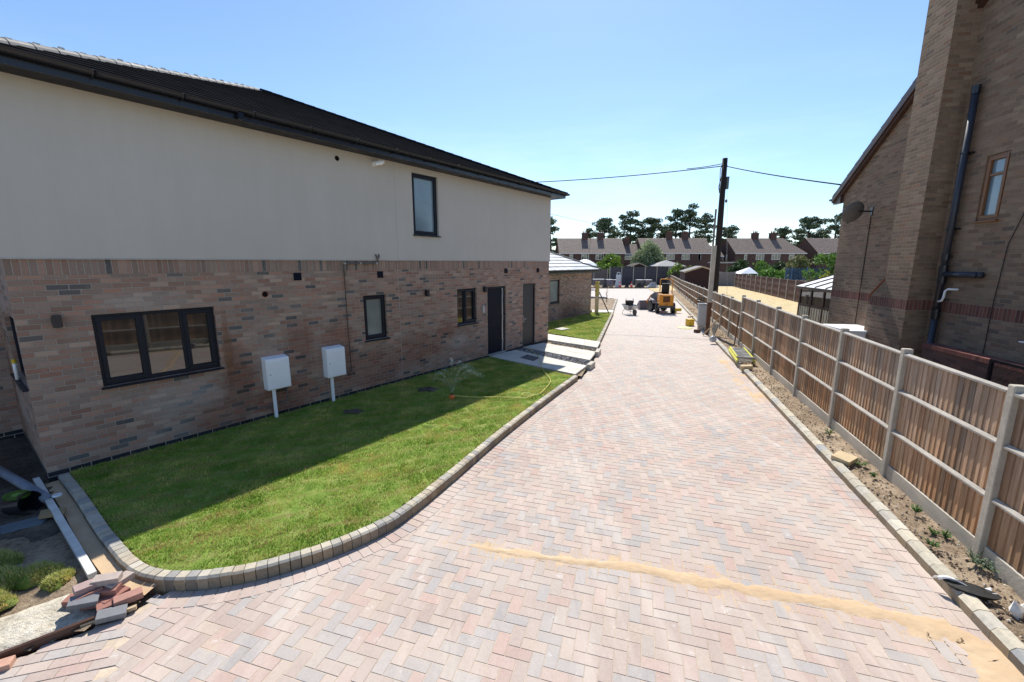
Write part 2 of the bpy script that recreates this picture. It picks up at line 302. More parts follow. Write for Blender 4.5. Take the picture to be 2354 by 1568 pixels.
mats['wood_gold'] = simple('golden oak upvc', (.20, .085, .03), .4, .2, 5, .1)
mats['wood_dk'] = simple('rosewood brown upvc', (.07, .035, .025), .4, .2, 5, .1)
mats['wire'] = simple('dull cable', (.015, .015, .016), .9, .1, 3, 0, spec=.1)
mats['timber'] = simple('sawn pale timber', (.50, .38, .24), .85, .2, 5, .3)
mats['steelgrey'] = simple('painted light grey cabinet', (.42, .44, .45), .45, .05, 4, .04)

# ------------------------------------------------------------ ground, lawns, soil, paving
def inpoly(X, Y, poly):
    X = np.asarray(X); Y = np.asarray(Y); ins = np.zeros(X.shape, bool); n = len(poly)
    for i in range(n):
        x1, y1 = poly[i][:2]; x2, y2 = poly[(i+1) % n][:2]
        if y1 == y2: continue
        c = ((y1 > Y) != (y2 > Y)) & (X < (x2-x1)*(Y-y1)/(y2-y1)+x1); ins ^= c
    return ins
def nz(x, y, s, o=0): return mnoise.fractal(Vector((x*s, y*s, o)), 1.0, 2.0, 4)
def structure(o): o['kind'] = 'structure'; return o
def sheet(name, poly, z, mat, skirt=.25):
    b = MB(); P = [(p[0], p[1], z) for p in poly]; b.poly(P)
    o = b.build(name, mat); return structure(o)
b = MB(); b.poly([(-400, -60, -.17), (500, -60, -.17), (500, 700, -.17), (-400, 700, -.17)]); structure(b.build('ground', mats['ground']))

K_A = G(2236.4, 1429.5, -.12); K_B = G(1620, 762, -.12)           # foot of the right-hand kerb
kd = Vector(((K_B-K_A).x, (K_B-K_A).y, 0)).normalized(); kn = Vector((kd.y, -kd.x, 0))  # kn points to the fence
def KR(y): t = (y-K_A.y)/kd.y; return Vector((K_A.x+kd.x*t, y, 0))
KC = [(-6.44, 5.64), (-5.58, 5.04), (-4.78, 4.44), (-4.2, 4.04), (-3.87, 3.82), (-3.62, 3.7), (-3.38, 3.65), (-3.16, 3.645), (-2.94, 3.67), (-2.72, 3.72), (-2.5, 3.8), (-2.28, 3.91), (-2.04, 4.05), (-1.76, 4.26), (-1.53, 4.48), (-1.33, 4.75), (-.85, 5.77), (-.21, 7.25), (.78, 9.25), (1.75, 11.12)]
def resample(P, step):
    P = [Vector((p[0], p[1], 0)) for p in P]; out = [P[0]]; acc = 0
    for a, c in zip(P, P[1:]):
        L = (c-a).length; t = step-acc
        while t <= L: out.append(a+(c-a)*t/L); t += step
        acc = (acc+L) % step if False else L-(t-step)
    return out
def smooth(P, it=2):
    P = [Vector((p[0], p[1], 0)) for p in P]
    for _ in range(it): P = [P[0]]+[q for a, c in zip(P, P[1:]) for q in (a*.75+c*.25, a*.25+c*.75)]+[P[-1]]
    return P
KCs = smooth(KC); KBC = [(-.3, .28, .33, .1)]
KCOLS = [(.46, .42, .34), (.40, .38, .33), (.50, .45, .36), (.34, .33, .31), (.44, .38, .30), (.52, .48, .41)]
def kerb_run(name, path, w, zt, zb, blen, gap=.004, tilt=0, ch=.02, cols=KCOLS):
    pts = resample(path, blen); b = MB()
    for i, (a, c) in enumerate(zip(pts, pts[1:])):
        t = (c-a).normalized(); n = Vector((-t.y, t.x, 0))
        t0 = (pts[i]-pts[i-1]).normalized() if i else t; t1 = (pts[i+2]-c).normalized() if i+2 < len(pts) else t
        na = (n+Vector((-t0.y, t0.x, 0))).normalized(); nb = (n+Vector((-t1.y, t1.x, 0))).normalized()
        a2 = a+t*gap; c2 = c-t*gap; dz = random.uniform(-.003, .003); h = w/2; col = random.choice(cols); k = random.uniform(.88, 1.1); b.col(sc3(col, k)); dy = random.uniform(-.002, .002)
        prof = [(-h, zb), (-h, zt-ch), (-h+ch, zt), (h-ch*.3, zt), (h, zt-ch*.3), (h, zb)]
        base = len(b.v)
        for (q, nq) in ((a2, na), (c2, nb)):
            for o_, z_ in prof: b.v.append(tuple(q+nq*(o_+dy)+Vector((0, 0, z_+dz))))
        m_ = len(prof)
        for j in range(m_-1): b.col(sc3(col, k) if j else tuple(q*w_ for q, w_ in zip(sc3(col, k), (.62, .54, .46)))); b.face([base+j, base+m_+j, base+m_+j+1, base+j+1])  # outer upright face: its shade is put into a darker, browner colour
        b.face([base+j for j in range(m_)]); b.face([base+m_+j for j in range(m_)][::-1])
    return structure(b.build(name, mats['kerb']))
# near kerb: small key blocks round the curve; straight beyond
i_c = 0
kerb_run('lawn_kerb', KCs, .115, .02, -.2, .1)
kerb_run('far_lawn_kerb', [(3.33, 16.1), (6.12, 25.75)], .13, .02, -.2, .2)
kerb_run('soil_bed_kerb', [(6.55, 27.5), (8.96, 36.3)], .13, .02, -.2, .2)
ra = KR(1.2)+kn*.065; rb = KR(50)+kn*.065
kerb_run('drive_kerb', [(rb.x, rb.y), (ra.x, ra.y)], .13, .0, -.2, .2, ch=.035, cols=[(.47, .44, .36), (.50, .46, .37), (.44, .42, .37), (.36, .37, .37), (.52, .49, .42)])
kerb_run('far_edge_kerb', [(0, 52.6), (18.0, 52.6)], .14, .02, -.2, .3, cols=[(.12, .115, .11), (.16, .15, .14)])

# drive outline
def kc_off(P, d):
    out = []
    for i, p in enumerate(P):
        t = (P[min(i+1, len(P)-1)]-P[max(i-1, 0)]).normalized(); out.append(p+Vector((t.y, -t.x, 0))*d)
    return out
kout = kc_off(KCs, .045); kin = kc_off(KCs, -.06)
start = [p for p in kout if p.x > -3.35]
DRIVE = [(-3.35, 3.5)]+[(p.x, p.y) for p in start]+[(1.9, 11.3), (2.3, 12.2), (2.9, 14.2), (3.42, 16.1), (6.2, 25.7), (6.62, 27.4), (9.02, 36.4), (0, 38), (0, 52.53), (KR(52.5).x, 52.53), (KR(1).x+.02, 1.0), (-6, 1.0), (-4.75, 2.25), (-4.45, 2.6), (-3.98, 2.86), (-3.5, 3.28)]
sheet('joint_sand_bed', DRIVE, -.1235, mats['joint_sand'])
PC = np.array([(.47, .35, .305), (.47, .39, .34), (.405, .385, .37), (.44, .37, .33), (.375, .365, .36), (.48, .40, .34), (.44, .395, .355), (.43, .35, .31), (.48, .375, .33), (.45, .38, .335)])
def herring(L, W_, bounds, ang, poly, gap=.0028):
    ca, sa = math.cos(ang), math.sin(ang); cx, cy = (bounds[0]+bounds[1])/2, (bounds[2]+bounds[3])/2; rad = math.hypot(bounds[1]-bounds[0], bounds[3]-bounds[2])/2+1; N = int(rad/W_)+2
    I, J = np.meshgrid(np.arange(-N, N), np.arange(-N, N), indexing='ij'); k = (I-J) % 4
    hx = k == 0; vx = k == 3
    xs = []; 
    a = np.stack([I[hx]*W_, J[hx]*W_, np.full(hx.sum(), L), np.full(hx.sum(), W_)], 1)      # flat block covers (i,j),(i+1,j)
    c = np.stack([I[vx]*W_, J[vx]*W_, np.full(vx.sum(), W_), np.full(vx.sum(), L)], 1)      # upright block covers (i,j),(i,j+1)
    B = np.concatenate([a, c]); mx = B[:, 0]+B[:, 2]/2; my = B[:, 1]+B[:, 3]/2
    wx = cx+mx*ca-my*sa; wy = cy+mx*sa+my*ca; ok = inpoly(wx, wy, poly) & (wx > bounds[0]) & (wx < bounds[1]) & (wy > bounds[2]) & (wy < bounds[3])
    return B[ok], (cx, cy, ca, sa), wx[ok], wy[ok]
def blocks_mesh(name, B, fr, z, gap=.0018, ch=.003):
    cx, cy, ca, sa = fr; n = len(B); dz = rng.normal(0, .0006, n); tx = rng.normal(0, .003, n); ty = rng.normal(0, .003, n)
    V = np.zeros((n, 8, 3), np.float32); g = gap
    x0, y0, w, h = B.T
    for i, (px, py) in enumerate(((0, 0), (1, 0), (1, 1), (0, 1))):
        for lay, ins in ((0, g), (1, g+ch)):
            lx = x0+(w-2*ins)*px+ins; ly = y0+(h-2*ins)*py+ins
            V[:, lay*4+i, 0] = cx+lx*ca-ly*sa; V[:, lay*4+i, 1] = cy+lx*sa+ly*ca
            zt = z+dz+tx*(px-.5)*w+ty*(py-.5)*h; V[:, lay*4+i, 2] = zt if lay else zt-.004
    Fq = [[4, 5, 6, 7]]+[[i, (i+1) % 4, 4+(i+1) % 4, 4+i] for i in range(4)]
    F = (np.arange(n)[:, None, None]*8+np.array(Fq)[None]).reshape(-1, 4)
    ci = rng.integers(0, len(PC), n); c = PC[ci]*np.array((.95, .91, .89))*rng.uniform(.92, 1.06, (n, 1)); C = np.repeat(c, 5, axis=0)
    return structure(fast_mesh(name, V.reshape(-1, 3), F, C, mats['pave']))
LEFTLINE = lambda x, y: (x+3.38)*math.cos(R(-36+90-90))*0+((x+3.30)*.588+(y-3.22)*.809)   # >0 on the drive side of the cut
# cut between the two laying directions: heading 126 deg through (-3.40, 3.15)
def side(x, y): return (x+3.42)*math.cos(R(36))+(y-3.15)*math.sin(R(36))
mn = [p for p in DRIVE]
B, fr, wx, wy = herring(.212, .106, (-7, 16.8, 1.0, 52.5), R(-16.5), DRIVE)
keep = (side(wx, wy) > .0); blocks_mesh('block_paving', B[keep], fr, -.12)
ca, sa = math.cos(R(90-74)), math.sin(R(90-74)); rows = []
for j in range(-30, 30):
    for i in range(-30, 30): rows.append((i*.2+(.1 if j % 2 else 0), j*.1, .2, .1))
B = np.array(rows); wx = -3.42+(B[:, 0]+.1)*ca-(B[:, 1]+.05)*sa; wy = 3.15+(B[:, 0]+.1)*sa+(B[:, 1]+.05)*ca
keep = inpoly(wx, wy, DRIVE) & (side(wx, wy) <= .03); blocks_mesh('edge_paving', B[keep], (-3.42, 3.15, ca, sa), -.116)

# border courses: headers round the lawn kerb, stretchers along the right kerb
def border(name, pts, off, lng, wid, z):
    V = []; F = []; C = []
    for a, c in zip(pts, pts[1:]):
        t = (c-a).normalized(); n = Vector((t.y, -t.x, 0)); L = (c-a).length; g = .0025; k = len(V); col = np.array(PC[rng.integers(0, len(PC))])*np.array((.95, .88, .86))*rng.uniform(.9, 1.06); zz_ = z+rng.normal(0, .0006)
        for lay, ii in ((0, g), (1, g+.003)):
            for (u, v) in ((ii, ii), (L-ii, ii), (L-ii, wid-ii), (ii, wid-ii)):
                p = a+t*u+n*(off+v); V.append((p.x, p.y, zz_ if lay else zz_-.007))
        for f in ([4, 7, 6, 5], *[[q, 4+q, 4+(q+1) % 4, (q+1) % 4] for q in range(4)]): F.append([k+w for w in f]); C.append(col)
    return structure(fast_mesh(name, V, F, C, mats['pave']))
border('kerb_border_paving', [p for p in resample([(q.x, q.y) for q in kc_off(KCs, .06)], .106) if p.x > -3.36], 0, .106, .212, -.1155)
for o_ in (.0, .106):
    ra_ = KR(.9); rb_ = KR(50)
    border('kerb_border_paving', resample([(ra_.x, ra_.y), (rb_.x, rb_.y)], .212), -.112-o_, .212, .106, -.1155)

# sand drift across the drive
SP = [G(x, y, -.12) for x, y in [(1020, 1236), (1120, 1262), (1260, 1283), (1420, 1300), (1560, 1325), (1700, 1352), (1850, 1378), (2000, 1402), (2120, 1432), (2215, 1465), (2290, 1520)]]
SWd = [.012, .04, .055, .06, .07, .08, .075, .085, .11, .14, .16]
b = MB(); nx_ = 260; ny_ = 26; grid = []
cum = [0]
for a, c in zip(SP, SP[1:]): cum.append(cum[-1]+(c-a).length)
for i in range(nx_+1):
    s_ = cum[-1]*i/nx_; k = max(j for j in range(len(SP)-1) if cum[j] <= s_+1e-9); t = (s_-cum[k])/(cum[k+1]-cum[k]); p = SP[k].lerp(SP[k+1], t); w = SWd[k]*(1-t)+SWd[k+1]*t; d = (SP[k+1]-SP[k]).normalized(); nrm = Vector((-d.y, d.x, 0))
    for j in range(ny_+1):
        q = (j/ny_-.5)*2; o_ = q*w*1.9; pp = p+nrm*o_; ww = w*(1+.55*nz(pp.x, pp.y, 3.1)); h = .0085*(1-(o_/ww)**2)+.006*nz(pp.x, pp.y, 9, 3)+.004*nz(pp.x, pp.y, 45, 5); h = max((h+.006)*min(1, i/45)-.006, -.02)
        b.v.append((pp.x, pp.y, -.1185+h))
for i in range(nx_):
    for j in range(ny_): b.face([i*(ny_+1)+j, (i+1)*(ny_+1)+j, (i+1)*(ny_+1)+j+1, i*(ny_+1)+j+1])
tag(b.build('sand', mats['sand'], smooth=True), 'thin drift of orange building sand swept across the block paving', 'sand', kind='stuff')
b = MB(); nx_ = 900; ny_ = 60
for i in range(nx_+1):
    s_ = cum[-1]*i/nx_; k = max(j for j in range(len(SP)-1) if cum[j] <= s_+1e-9); t = (s_-cum[k])/(cum[k+1]-cum[k]); p = SP[k].lerp(SP[k+1], t); w = SWd[k]*(1-t)+SWd[k+1]*t+.06; d = (SP[k+1]-SP[k]).normalized(); nrm = Vector((-d.y, d.x, 0))
    for j in range(ny_+1):
        o_ = (j/ny_-.5)*2*w*2.0; pp = p+nrm*o_; b.v.append((pp.x, pp.y, -.1204-.0028*(abs(o_)/(w*2.0))**1.2+.0026*nz(pp.x, pp.y, 5, 3)+.0022*nz(pp.x, pp.y, 60, 5)))
for i in range(nx_):
    for j in range(ny_): b.face([i*(ny_+1)+j, (i+1)*(ny_+1)+j, (i+1)*(ny_+1)+j+1, i*(ny_+1)+j+1])
tag(b.build('sand', mats['sand'], smooth=True), 'faint scatter of sand filling the joints on both sides of the drift', 'sand', kind='stuff')
# second thin veils of sand: beside right kerb, by the kerb curve
def veil(name, label, ctrl, hgt, wid, seed=0):
    b = MB(); nx_, ny_ = 120, 16; P = [Vector((p[0], p[1], 0)) for p in ctrl]; cum = [0]
    for a, c in zip(P, P[1:]): cum.append(cum[-1]+(c-a).length)
    for i in range(nx_+1):
        s_ = cum[-1]*i/nx_; k = max(j for j in range(len(P)-1) if cum[j] <= s_+1e-9); t = (s_-cum[k])/(cum[k+1]-cum[k]); p = P[k].lerp(P[k+1], t); d = (P[k+1]-P[k]).normalized(); nr = Vector((-d.y, d.x, 0))
        for j in range(ny_+1):
            o_ = (j/ny_-.5)*2*wid; pp = p+nr*o_; e = 1-(o_/wid)**2; e2 = min(1, 6*i/nx_, 6*(nx_-i)/nx_)
            b.v.append((pp.x, pp.y, -.121+hgt*(e*e2-.45+1.5*nz(pp.x, pp.y, 2.3, seed)+.5*nz(pp.x, pp.y, 16, seed+3))))
    for i in range(nx_):
        for j in range(ny_): b.face([i*(ny_+1)+j, (i+1)*(ny_+1)+j, (i+1)*(ny_+1)+j+1, i*(ny_+1)+j+1])
    return tag(b.build('sand', mats['sand'], smooth=True), label, 'sand', kind='stuff')
k1, k2 = KR(8.5)-kn*.12, KR(14.5)-kn*.14
veil('sand', 'sand spilt along the foot of the right-hand kerb', [(k1.x, k1.y), (k2.x, k2.y)], .006, .3, 4)
k1, k2 = KR(1.6)-kn*.16, KR(3.3)-kn*.12
veil('sand', 'sand veil on the paving at the near right corner', [(k1.x, k1.y), (k2.x, k2.y)], .007, .22, 9)
# lawns
LAWN = [(-6.5, 5.78)]+[(p.x, p.y) for p in kin]+[(1.56, 11.16), (-.74, 13.45)]
LAWN2 = [(1.66, 18.2), (3.36, 16.17), (6.08, 25.72), (4.85, 25.9), (.5, 20.4)]
def lawn_ground(name, poly, bounds, step=.07, z=.0):
    xs = np.arange(bounds[0], bounds[1], step); ys = np.arange(bounds[2], bounds[3], step); X, Y = np.meshgrid(xs, ys, indexing='ij')
    Z = np.array([[z+.012*nz(x, y, 1.3)+.010*nz(x, y, 6, 4) for y in ys] for x in xs]); cx = (X[:-1, :-1]+step/2); cy = (Y[:-1, :-1]+step/2); ok = inpoly(cx, cy, poly); ny = len(ys)
    I, J = np.nonzero(ok); F = np.stack([I*ny+J, (I+1)*ny+J, (I+1)*ny+J+1, I*ny+J+1], 1); V = np.stack([X, Y, Z], -1).reshape(-1, 3); return structure(fast_mesh(name, V, F, None, mats['turf']))
lawn_ground('lawn', LAWN, (-6.7, 2, 3.5, 13.6)); lawn_ground('far_lawn', LAWN2, (.5, 6.3, 16, 26), .12)
# soil under lawn edge so that no gap shows beside walls
sheet('lawn_bed', LAWN, -.03, mats['soil']); sheet('far_lawn_bed', LAWN2, -.03, mats['soil'])
SEAM = R(64)
def grass(name, label, poly, bounds, dens, hh, w=.005, cat='grass'):
    area = (bounds[1]-bounds[0])*(bounds[3]-bounds[2]); n = int(area*dens); X = rng.uniform(bounds[0], bounds[1], n); Y = rng.uniform(bounds[2], bounds[3], n); ok = inpoly(X, Y, poly); X, Y = X[ok], Y[ok]
    # worn seams between the turf rolls, bare circles for tree pits
    v = X*math.cos(SEAM)-Y*math.sin(SEAM)+.03*np.sin(X*3+Y*2); u = X*math.sin(SEAM)+Y*math.cos(SEAM); r_ = np.floor(v/.41); seam = np.minimum(np.abs(v-r_*.41), np.abs(v-(r_+1)*.41)); uj = np.abs(((u+r_*.57) % 1.9)-.95)
    keep = (seam > .02) | (rng.random(len(X)) < .55); keep &= (uj > .012)
    for cx, cy, rr in PITS: keep &= np.hypot(X-cx, (Y-cy)) > rr*(1+.3*np.sin(np.arctan2(Y-cy, X-cx)*5))
    X, Y, seam, r_ = X[keep], Y[keep], seam[keep], r_[keep]; n = len(X)
    nse = np.array([nz(x, y, 2.2, 1) for x, y in zip(X, Y)]); ns2 = np.array([nz(x, y, 9, 2) for x, y in zip(X, Y)])
    h = hh*rng.uniform(.5, 1.25, n)*(1+.5*ns2+.3*nse); h = np.where(seam < .05, h*.7, h); a = rng.uniform(0, 2*math.pi, n); lean = rng.uniform(0, .9, n)*h; la = rng.uniform(0, 2*math.pi, n)
    V = np.zeros((n, 3, 3)); dx = np.cos(a)*w; dy = np.sin(a)*w; zb = .012*nse*0-.012
    V[:, 0] = np.stack([X-dx, Y-dy, np.full(n, zb)], 1); V[:, 1] = np.stack([X+dx, Y+dy, np.full(n, zb)], 1); V[:, 2] = np.stack([X+np.cos(la)*lean, Y+np.sin(la)*lean, h], 1)
    g_ = np.array((.235, .35, .055)); y_ = np.array((.55, .54, .19)); d_ = np.array((.15, .27, .035)); br = np.array((.40, .29, .14)); t = np.clip(.45+nse*1.1+ns2*.3+rng.normal(0, .17, n)+.12*np.sin(r_*2.3), 0, 1)[:, None]
    C = np.where(t > .5, g_+(y_-g_)*(t-.5)*1.5, d_+(g_-d_)*t*2); bm = (rng.random(n) < np.where(seam < .075, .5, .08))[:, None]; C = np.where(bm, br, C)
    return tag(fast_mesh(name, V.reshape(-1, 3), np.arange(n*3).reshape(-1, 3), C, mats['blade']), label, cat, kind='stuff')
pit1 = G((900+740*.574)*.613, (900+1125*.574)*.613); pit2 = G((900+1225*.574)*.613, (900+980*.574)*.613)
PITS = [(pit1.x, pit1.y, .17), (pit2.x, pit2.y, .22)]
grass('grass', 'newly laid green turf grass between the house and the kerb', LAWN, (-6.6, 1.9, 3.6, 13.5), 4600, .03, .006)
PITS_k = PITS; PITS = []
grass('grass', 'green grass of the far lawn in front of the bungalow', LAWN2, (.5, 6.1, 16, 26), 1500, .04, .009)
for cx, cy, rr in PITS_k:
    b = MB(); n = 20; b.v.append((cx, cy, .03))
    for k in range(n): a = 2*math.pi*k/n; q = rr*1.1*(1+.25*math.sin(5*a)+.15*random.random()); b.v.append((cx+math.cos(a)*q, cy+math.sin(a)*q*.7, .022))
    for k in range(n): b.face([0, 1+k, 1+(k+1) % n])
    tag(b.build('bare_soil', mats['soil_d']), 'dark bare soil patch in the shaded lawn, %s' % ('the one nearer the sprinkler' if cx == pit2.x else 'the one in front of the white meter boxes'), 'soil patch', kind='stuff')
# lifted turf edge
for (dx_, dy_), lb in (((1222, 1225), 'curled-up turf edge on the sunlit lawn, left of two'), ((1390, 1238), 'curled-up turf edge on the sunlit lawn, right of two')):
    p = G((900+dx_*.574)*.613, (900+dy_*.574)*.613); b = MB(); n = 14
    for k in range(n+1):
        t = k/n; x = p.x-.11+.24*t; y = p.y+.03-.09*math.sin(t*2.4); h = .035*math.sin(math.pi*t); b.v += [(x, y, -.01), (x+.01, y+.05, .02+h), (x+.02, y+.1, .022+h*.4), (x+.03, y+.17, .01)]
    for k in range(n):
        for j in range(3): b.face([k*4+j, (k+1)*4+j, (k+1)*4+j+1, k*4+j+1])
    tag(b.build('turf_flap', mats['turf'], smooth=True), lb, 'turf', 'lifted turf edges')

# soil strip beside the fence
FH = R(17.2); fd = Vector((math.sin(FH), math.cos(FH), 0)); fn = Vector((-fd.y, fd.x, 0)); F0 = Vector((4.88, 3.93, 0))
def FL(s): return F0+fd*s
b = MB(); nl, nw = 420, 14
for i in range(nl+1):
    s_ = -4.5+50*(i/nl)**1.3; p = FL(s_); q = KR(p.y+.2)+kn*.10
    for j in range(nw+1):
        t = j/nw; pp = q.lerp(p+fn*(-.06), t); h = -.035+.03*nz(pp.x, pp.y, 1.6, 6)+.022*nz(pp.x, pp.y, 7, 2)+.014*abs(nz(pp.x, pp.y, 22, 8))-.02*(1-t); b.v.append((pp.x, pp.y, h))
for i in range(nl):
    for j in range(nw): b.face([i*(nw+1)+j, i*(nw+1)+j+1, (i+1)*(nw+1)+j+1, (i+1)*(nw+1)+j])
structure(b.build('soil_strip', mats['soil'], smooth=True))
# clods and stones in the strip
V = []; F = []; C = []
def clod(V, F, C, p, r, c):
    base = len(V); t = [(1, 0, 0), (-1, 0, 0), (0, 1, 0), (0, -1, 0), (0, 0, .8), (0, 0, -.5)]
    rot = Matrix.Rotation(random.random()*6, 3, Vector((random.random(), random.random(), random.random())).normalized())
    for q in t: V.append(tuple(Vector(p)+rot @ Vector(q)*r*random.uniform(.7, 1.2)))
    for f in ((0, 2, 4), (2, 1, 4), (1, 3, 4), (3, 0, 4), (2, 0, 5), (1, 2, 5), (3, 1, 5), (0, 3, 5)): F.append([base+k for k in f]); C.append(c)
for i in range(3600):
    s_ = -4+30*random.random()**1.6; p = FL(s_); q = KR(p.y+.2)+kn*.13; pp = q.lerp(p+fn*.02, random.random()); clod(V, F, C, (pp.x, pp.y, -.03+.02*nz(pp.x, pp.y, 1.6, 6)), random.choice((.006, .009, .012, .02)), random.choice(((.3, .22, .15), (.2, .145, .1), (.42, .35, .26), (.5, .45, .38), (.14, .1, .075))))
mats['clod'] = simple('clod', (1, 1, 1), .95, .2, 20, .3, attr=True)
tag(fast_mesh('soil_clods', V, F, C, mats['clod']), 'loose clods and stones on the soil strip below the fence', 'soil', kind='stuff')

# slab paths
slab_m = NT('cream riven slab', .85, .25); slab_m.base(slab_m.mix(slab_m.rng(slab_m.noise(2.2, 5, .6), .3, .7), (.52, .49, .42), (.64, .61, .545))); slab_m.bump(slab_m.noise(60, 4, .6), .3, .003); mats['slab'] = slab_m.m
def slabs(name, quad, nu, nv, z, th=.05, gap=.004):
    q = [Vector((p[0], p[1], 0)) for p in quad]; b = MB()
    for i in range(nu):
        for j in range(nv):
            def pt(u, v): return (q[0].lerp(q[1], u)).lerp(q[3].lerp(q[2], u), v)
            u0, u1, v0, v1 = i/nu, (i+1)/nu, j/nv, (j+1)/nv; Lu = (q[1]-q[0]).length; Lv = (q[3]-q[0]).length; P = [pt(u0+gap/Lu, v0+gap/Lv), pt(u1-gap/Lu, v0+gap/Lv), pt(u1-gap/Lu, v1-gap/Lv), pt(u0+gap/Lu, v1-gap/Lv)]; dz = random.uniform(-.002, .002)
            base = len(b.v); b.v += [(p.x, p.y, z-th) for p in P]+[(p.x, p.y, z+dz) for p in P]; b.face([base+4, base+5, base+6, base+7])
            for k in range(4): b.face([base+k, base+(k+1) % 4, base+4+(k+1) % 4, base+4+k])
    return structure(b.build(name, mats['slab']))
sheet('path_bed', [(-.8, 13.45), (1.9, 11.2), (3.45, 16.15), (1.6, 18.4), (.9, 15.9)], -.045, mats['soil'])
slabs('door_path', [(-.76, 13.47), (1.72, 11.18), (2.2, 12.15), (.12, 14.45)], 4, 2, .02)
slabs('side_path', [(.36, 14.98), (2.42, 12.88), (2.86, 14.12), (1.2, 15.78)], 4, 2, .02)
slabs('back_path', [(1.42, 16.35), (3.05, 14.85), (3.38, 15.95), (1.3, 18.0)], 4, 2, .03, .08)
V = []; F = []; C = []
ga, gb, gc, gd = Vector((.14, 14.45, 0)), Vector((2.22, 12.2, 0)), Vector((2.42, 12.86, 0)), Vector((.38, 14.98, 0))
for i in range(2600):
    u, v = random.random(), random.random(); p = ga.lerp(gb, u).lerp(gd.lerp(gc, u), v); clod(V, F, C, (p.x, p.y, -.005), random.uniform(.012, .024), random.choice(((.06, .065, .075), (.11, .12, .13), (.2, .2, .21), (.5, .5, .5), (.62, .61, .58), (.09, .1, .12))))
tag(fast_mesh('gravel', V, F, C, mats['clod']), 'strip of mixed dark and white pebbles between the pale slab paths', 'gravel', kind='stuff')
b = MB(); mc = [(.25, 13.21), (.49, 13.67), (.89, 13.21), (.66, 12.72)]; b.poly([(p[0], p[1], .0255) for p in mc]); b.v; mo = MB(); mo.prism(mc, 'z', -.02, .0255)
tag(mo.build('manhole_cover', simple('dark recessed cover', (.10, .10, .105), .8)), 'dark recessed inspection cover in the pale path by the front door', 'manhole cover')
for pts, lb in (([(2.25, 12.15), (2.48, 12.62)], 'short kerb stone ending the pebble strip at the drive'), ([(2.84, 13.95), (3.05, 14.55)], 'short kerb stone beside the trench at the drive edge')):
    a, c = Vector((*pts[0], 0)), Vector((*pts[1], 0)); t = (c-a).normalized(); n = Vector((-t.y, t.x, 0)); o = MB(); o.prism([tuple((a-n*.07)[:2]), tuple((c-n*.07)[:2]), tuple((c+n*.07)[:2]), tuple((a+n*.07)[:2])], 'z', -.2, .05)
    tag(o.build('kerb_stone', simple('kerb stone', (.46, .43, .37), .9), bevel=.015), lb, 'kerb stone', 'kerb stones between the paths')
# debris in trench
V = []; F = []; C = []
for i in range(260):
    u, v = random.random(), random.random(); p = Vector((1.45, 16.0, 0)).lerp(Vector((2.95, 14.55, 0)), u)+Vector((.1, .12, 0))*v*1.4; clod(V, F, C, (p.x, p.y, -.03), random.uniform(.015, .05), random.choice(((.3, .28, .24), (.1, .09, .08), (.45, .42, .36))))
tag(fast_mesh('rubble', V, F, C, mats['clod']), 'broken rubble in the dark trench between the two far slab paths', 'rubble', kind='stuff')
b = MB(); b.prism([(1.95, 19.2), (2.25, 18.85), (2.65, 19.25), (2.35, 19.6)], 'z', -.02, .035)
tag(b.build('drain_cover', mats['slab']), 'pale square drain cover set in the far lawn', 'drain cover')
# bed beyond far lawn and the concrete haunch
slabs('lawn_end_path', [(4.9, 25.95), (6.2, 25.85), (6.55, 27.2), (5.2, 27.4)], 2, 1, .015)
sheet('soil_bed', [(5.0, 27.4), (6.58, 27.35), (8.98, 36.4), (6.4, 37.4), (3.0, 30.0)], -.04, mats['soil'])
sheet('yard', [(-10, 52.66), (60, 52.66), (60, 66), (-10, 66)], -.10, mats['ground'])
sheet('dry_lawn', [(8.5, 10), (14.0, 12), (23.0, 33.5), (28.9, 56.5), (18, 60.5), (12.2, 27.5)], -.085, mats['dry'])
# left building plot
PLOT = [(-6.55, 5.58), (-3.9, 3.72), (-3.42, 3.36), (-4.02, 2.86), (-5.2, 1.9), (-14, 1.0), (-16, 10), (-8, 7.5)]
b = MB(); nx_, ny_ = 110, 80
for i in range(nx_+1):
    for j in range(ny_+1):
        x = -13+10*i/nx_; y = 1+7*j/ny_; b.v.append((x, y, -.10+.03*nz(x, y, 1.1, 3)+.014*nz(x, y, 6, 5)))
for i in range(nx_):
    for j in range(ny_):
        x = -13+10*(i+.5)/nx_; y = 1+7*(j+.5)/ny_
        if inpoly([x], [y], PLOT)[0]: b.face([i*(ny_+1)+j, (i+1)*(ny_+1)+j, (i+1)*(ny_+1)+j+1, i*(ny_+1)+j+1])
structure(b.build('building_plot', mats['soil'], smooth=True))
b = MB(); nx_, ny_ = 120, 110
for i in range(nx_+1):
    for j in range(ny_+1):
        x = -12+7*i/nx_; y = 3+6*j/ny_; e = (x+5.55)*-.6+(y-4.35)*.8; b.v.append((x, y, -.10+.03*nz(x, y, 1.1, 3)+.014*nz(x, y, 6, 5)+max(-.03, min(.035, e*.12+.05*nz(x, y, 2.5, 9)))))
for i in range(nx_):
    for j in range(ny_):
        x = -12+7*(i+.5)/nx_; y = 3+6*(j+.5)/ny_
        if inpoly([x], [y], PLOT)[0]: b.face([i*(ny_+1)+j, (i+1)*(ny_+1)+j, (i+1)*(ny_+1)+j+1, i*(ny_+1)+j+1])
structure(b.build('shade_soil', mats['soil_d'], smooth=True))  # darker sheet over the plot, painting in the shade beside the house

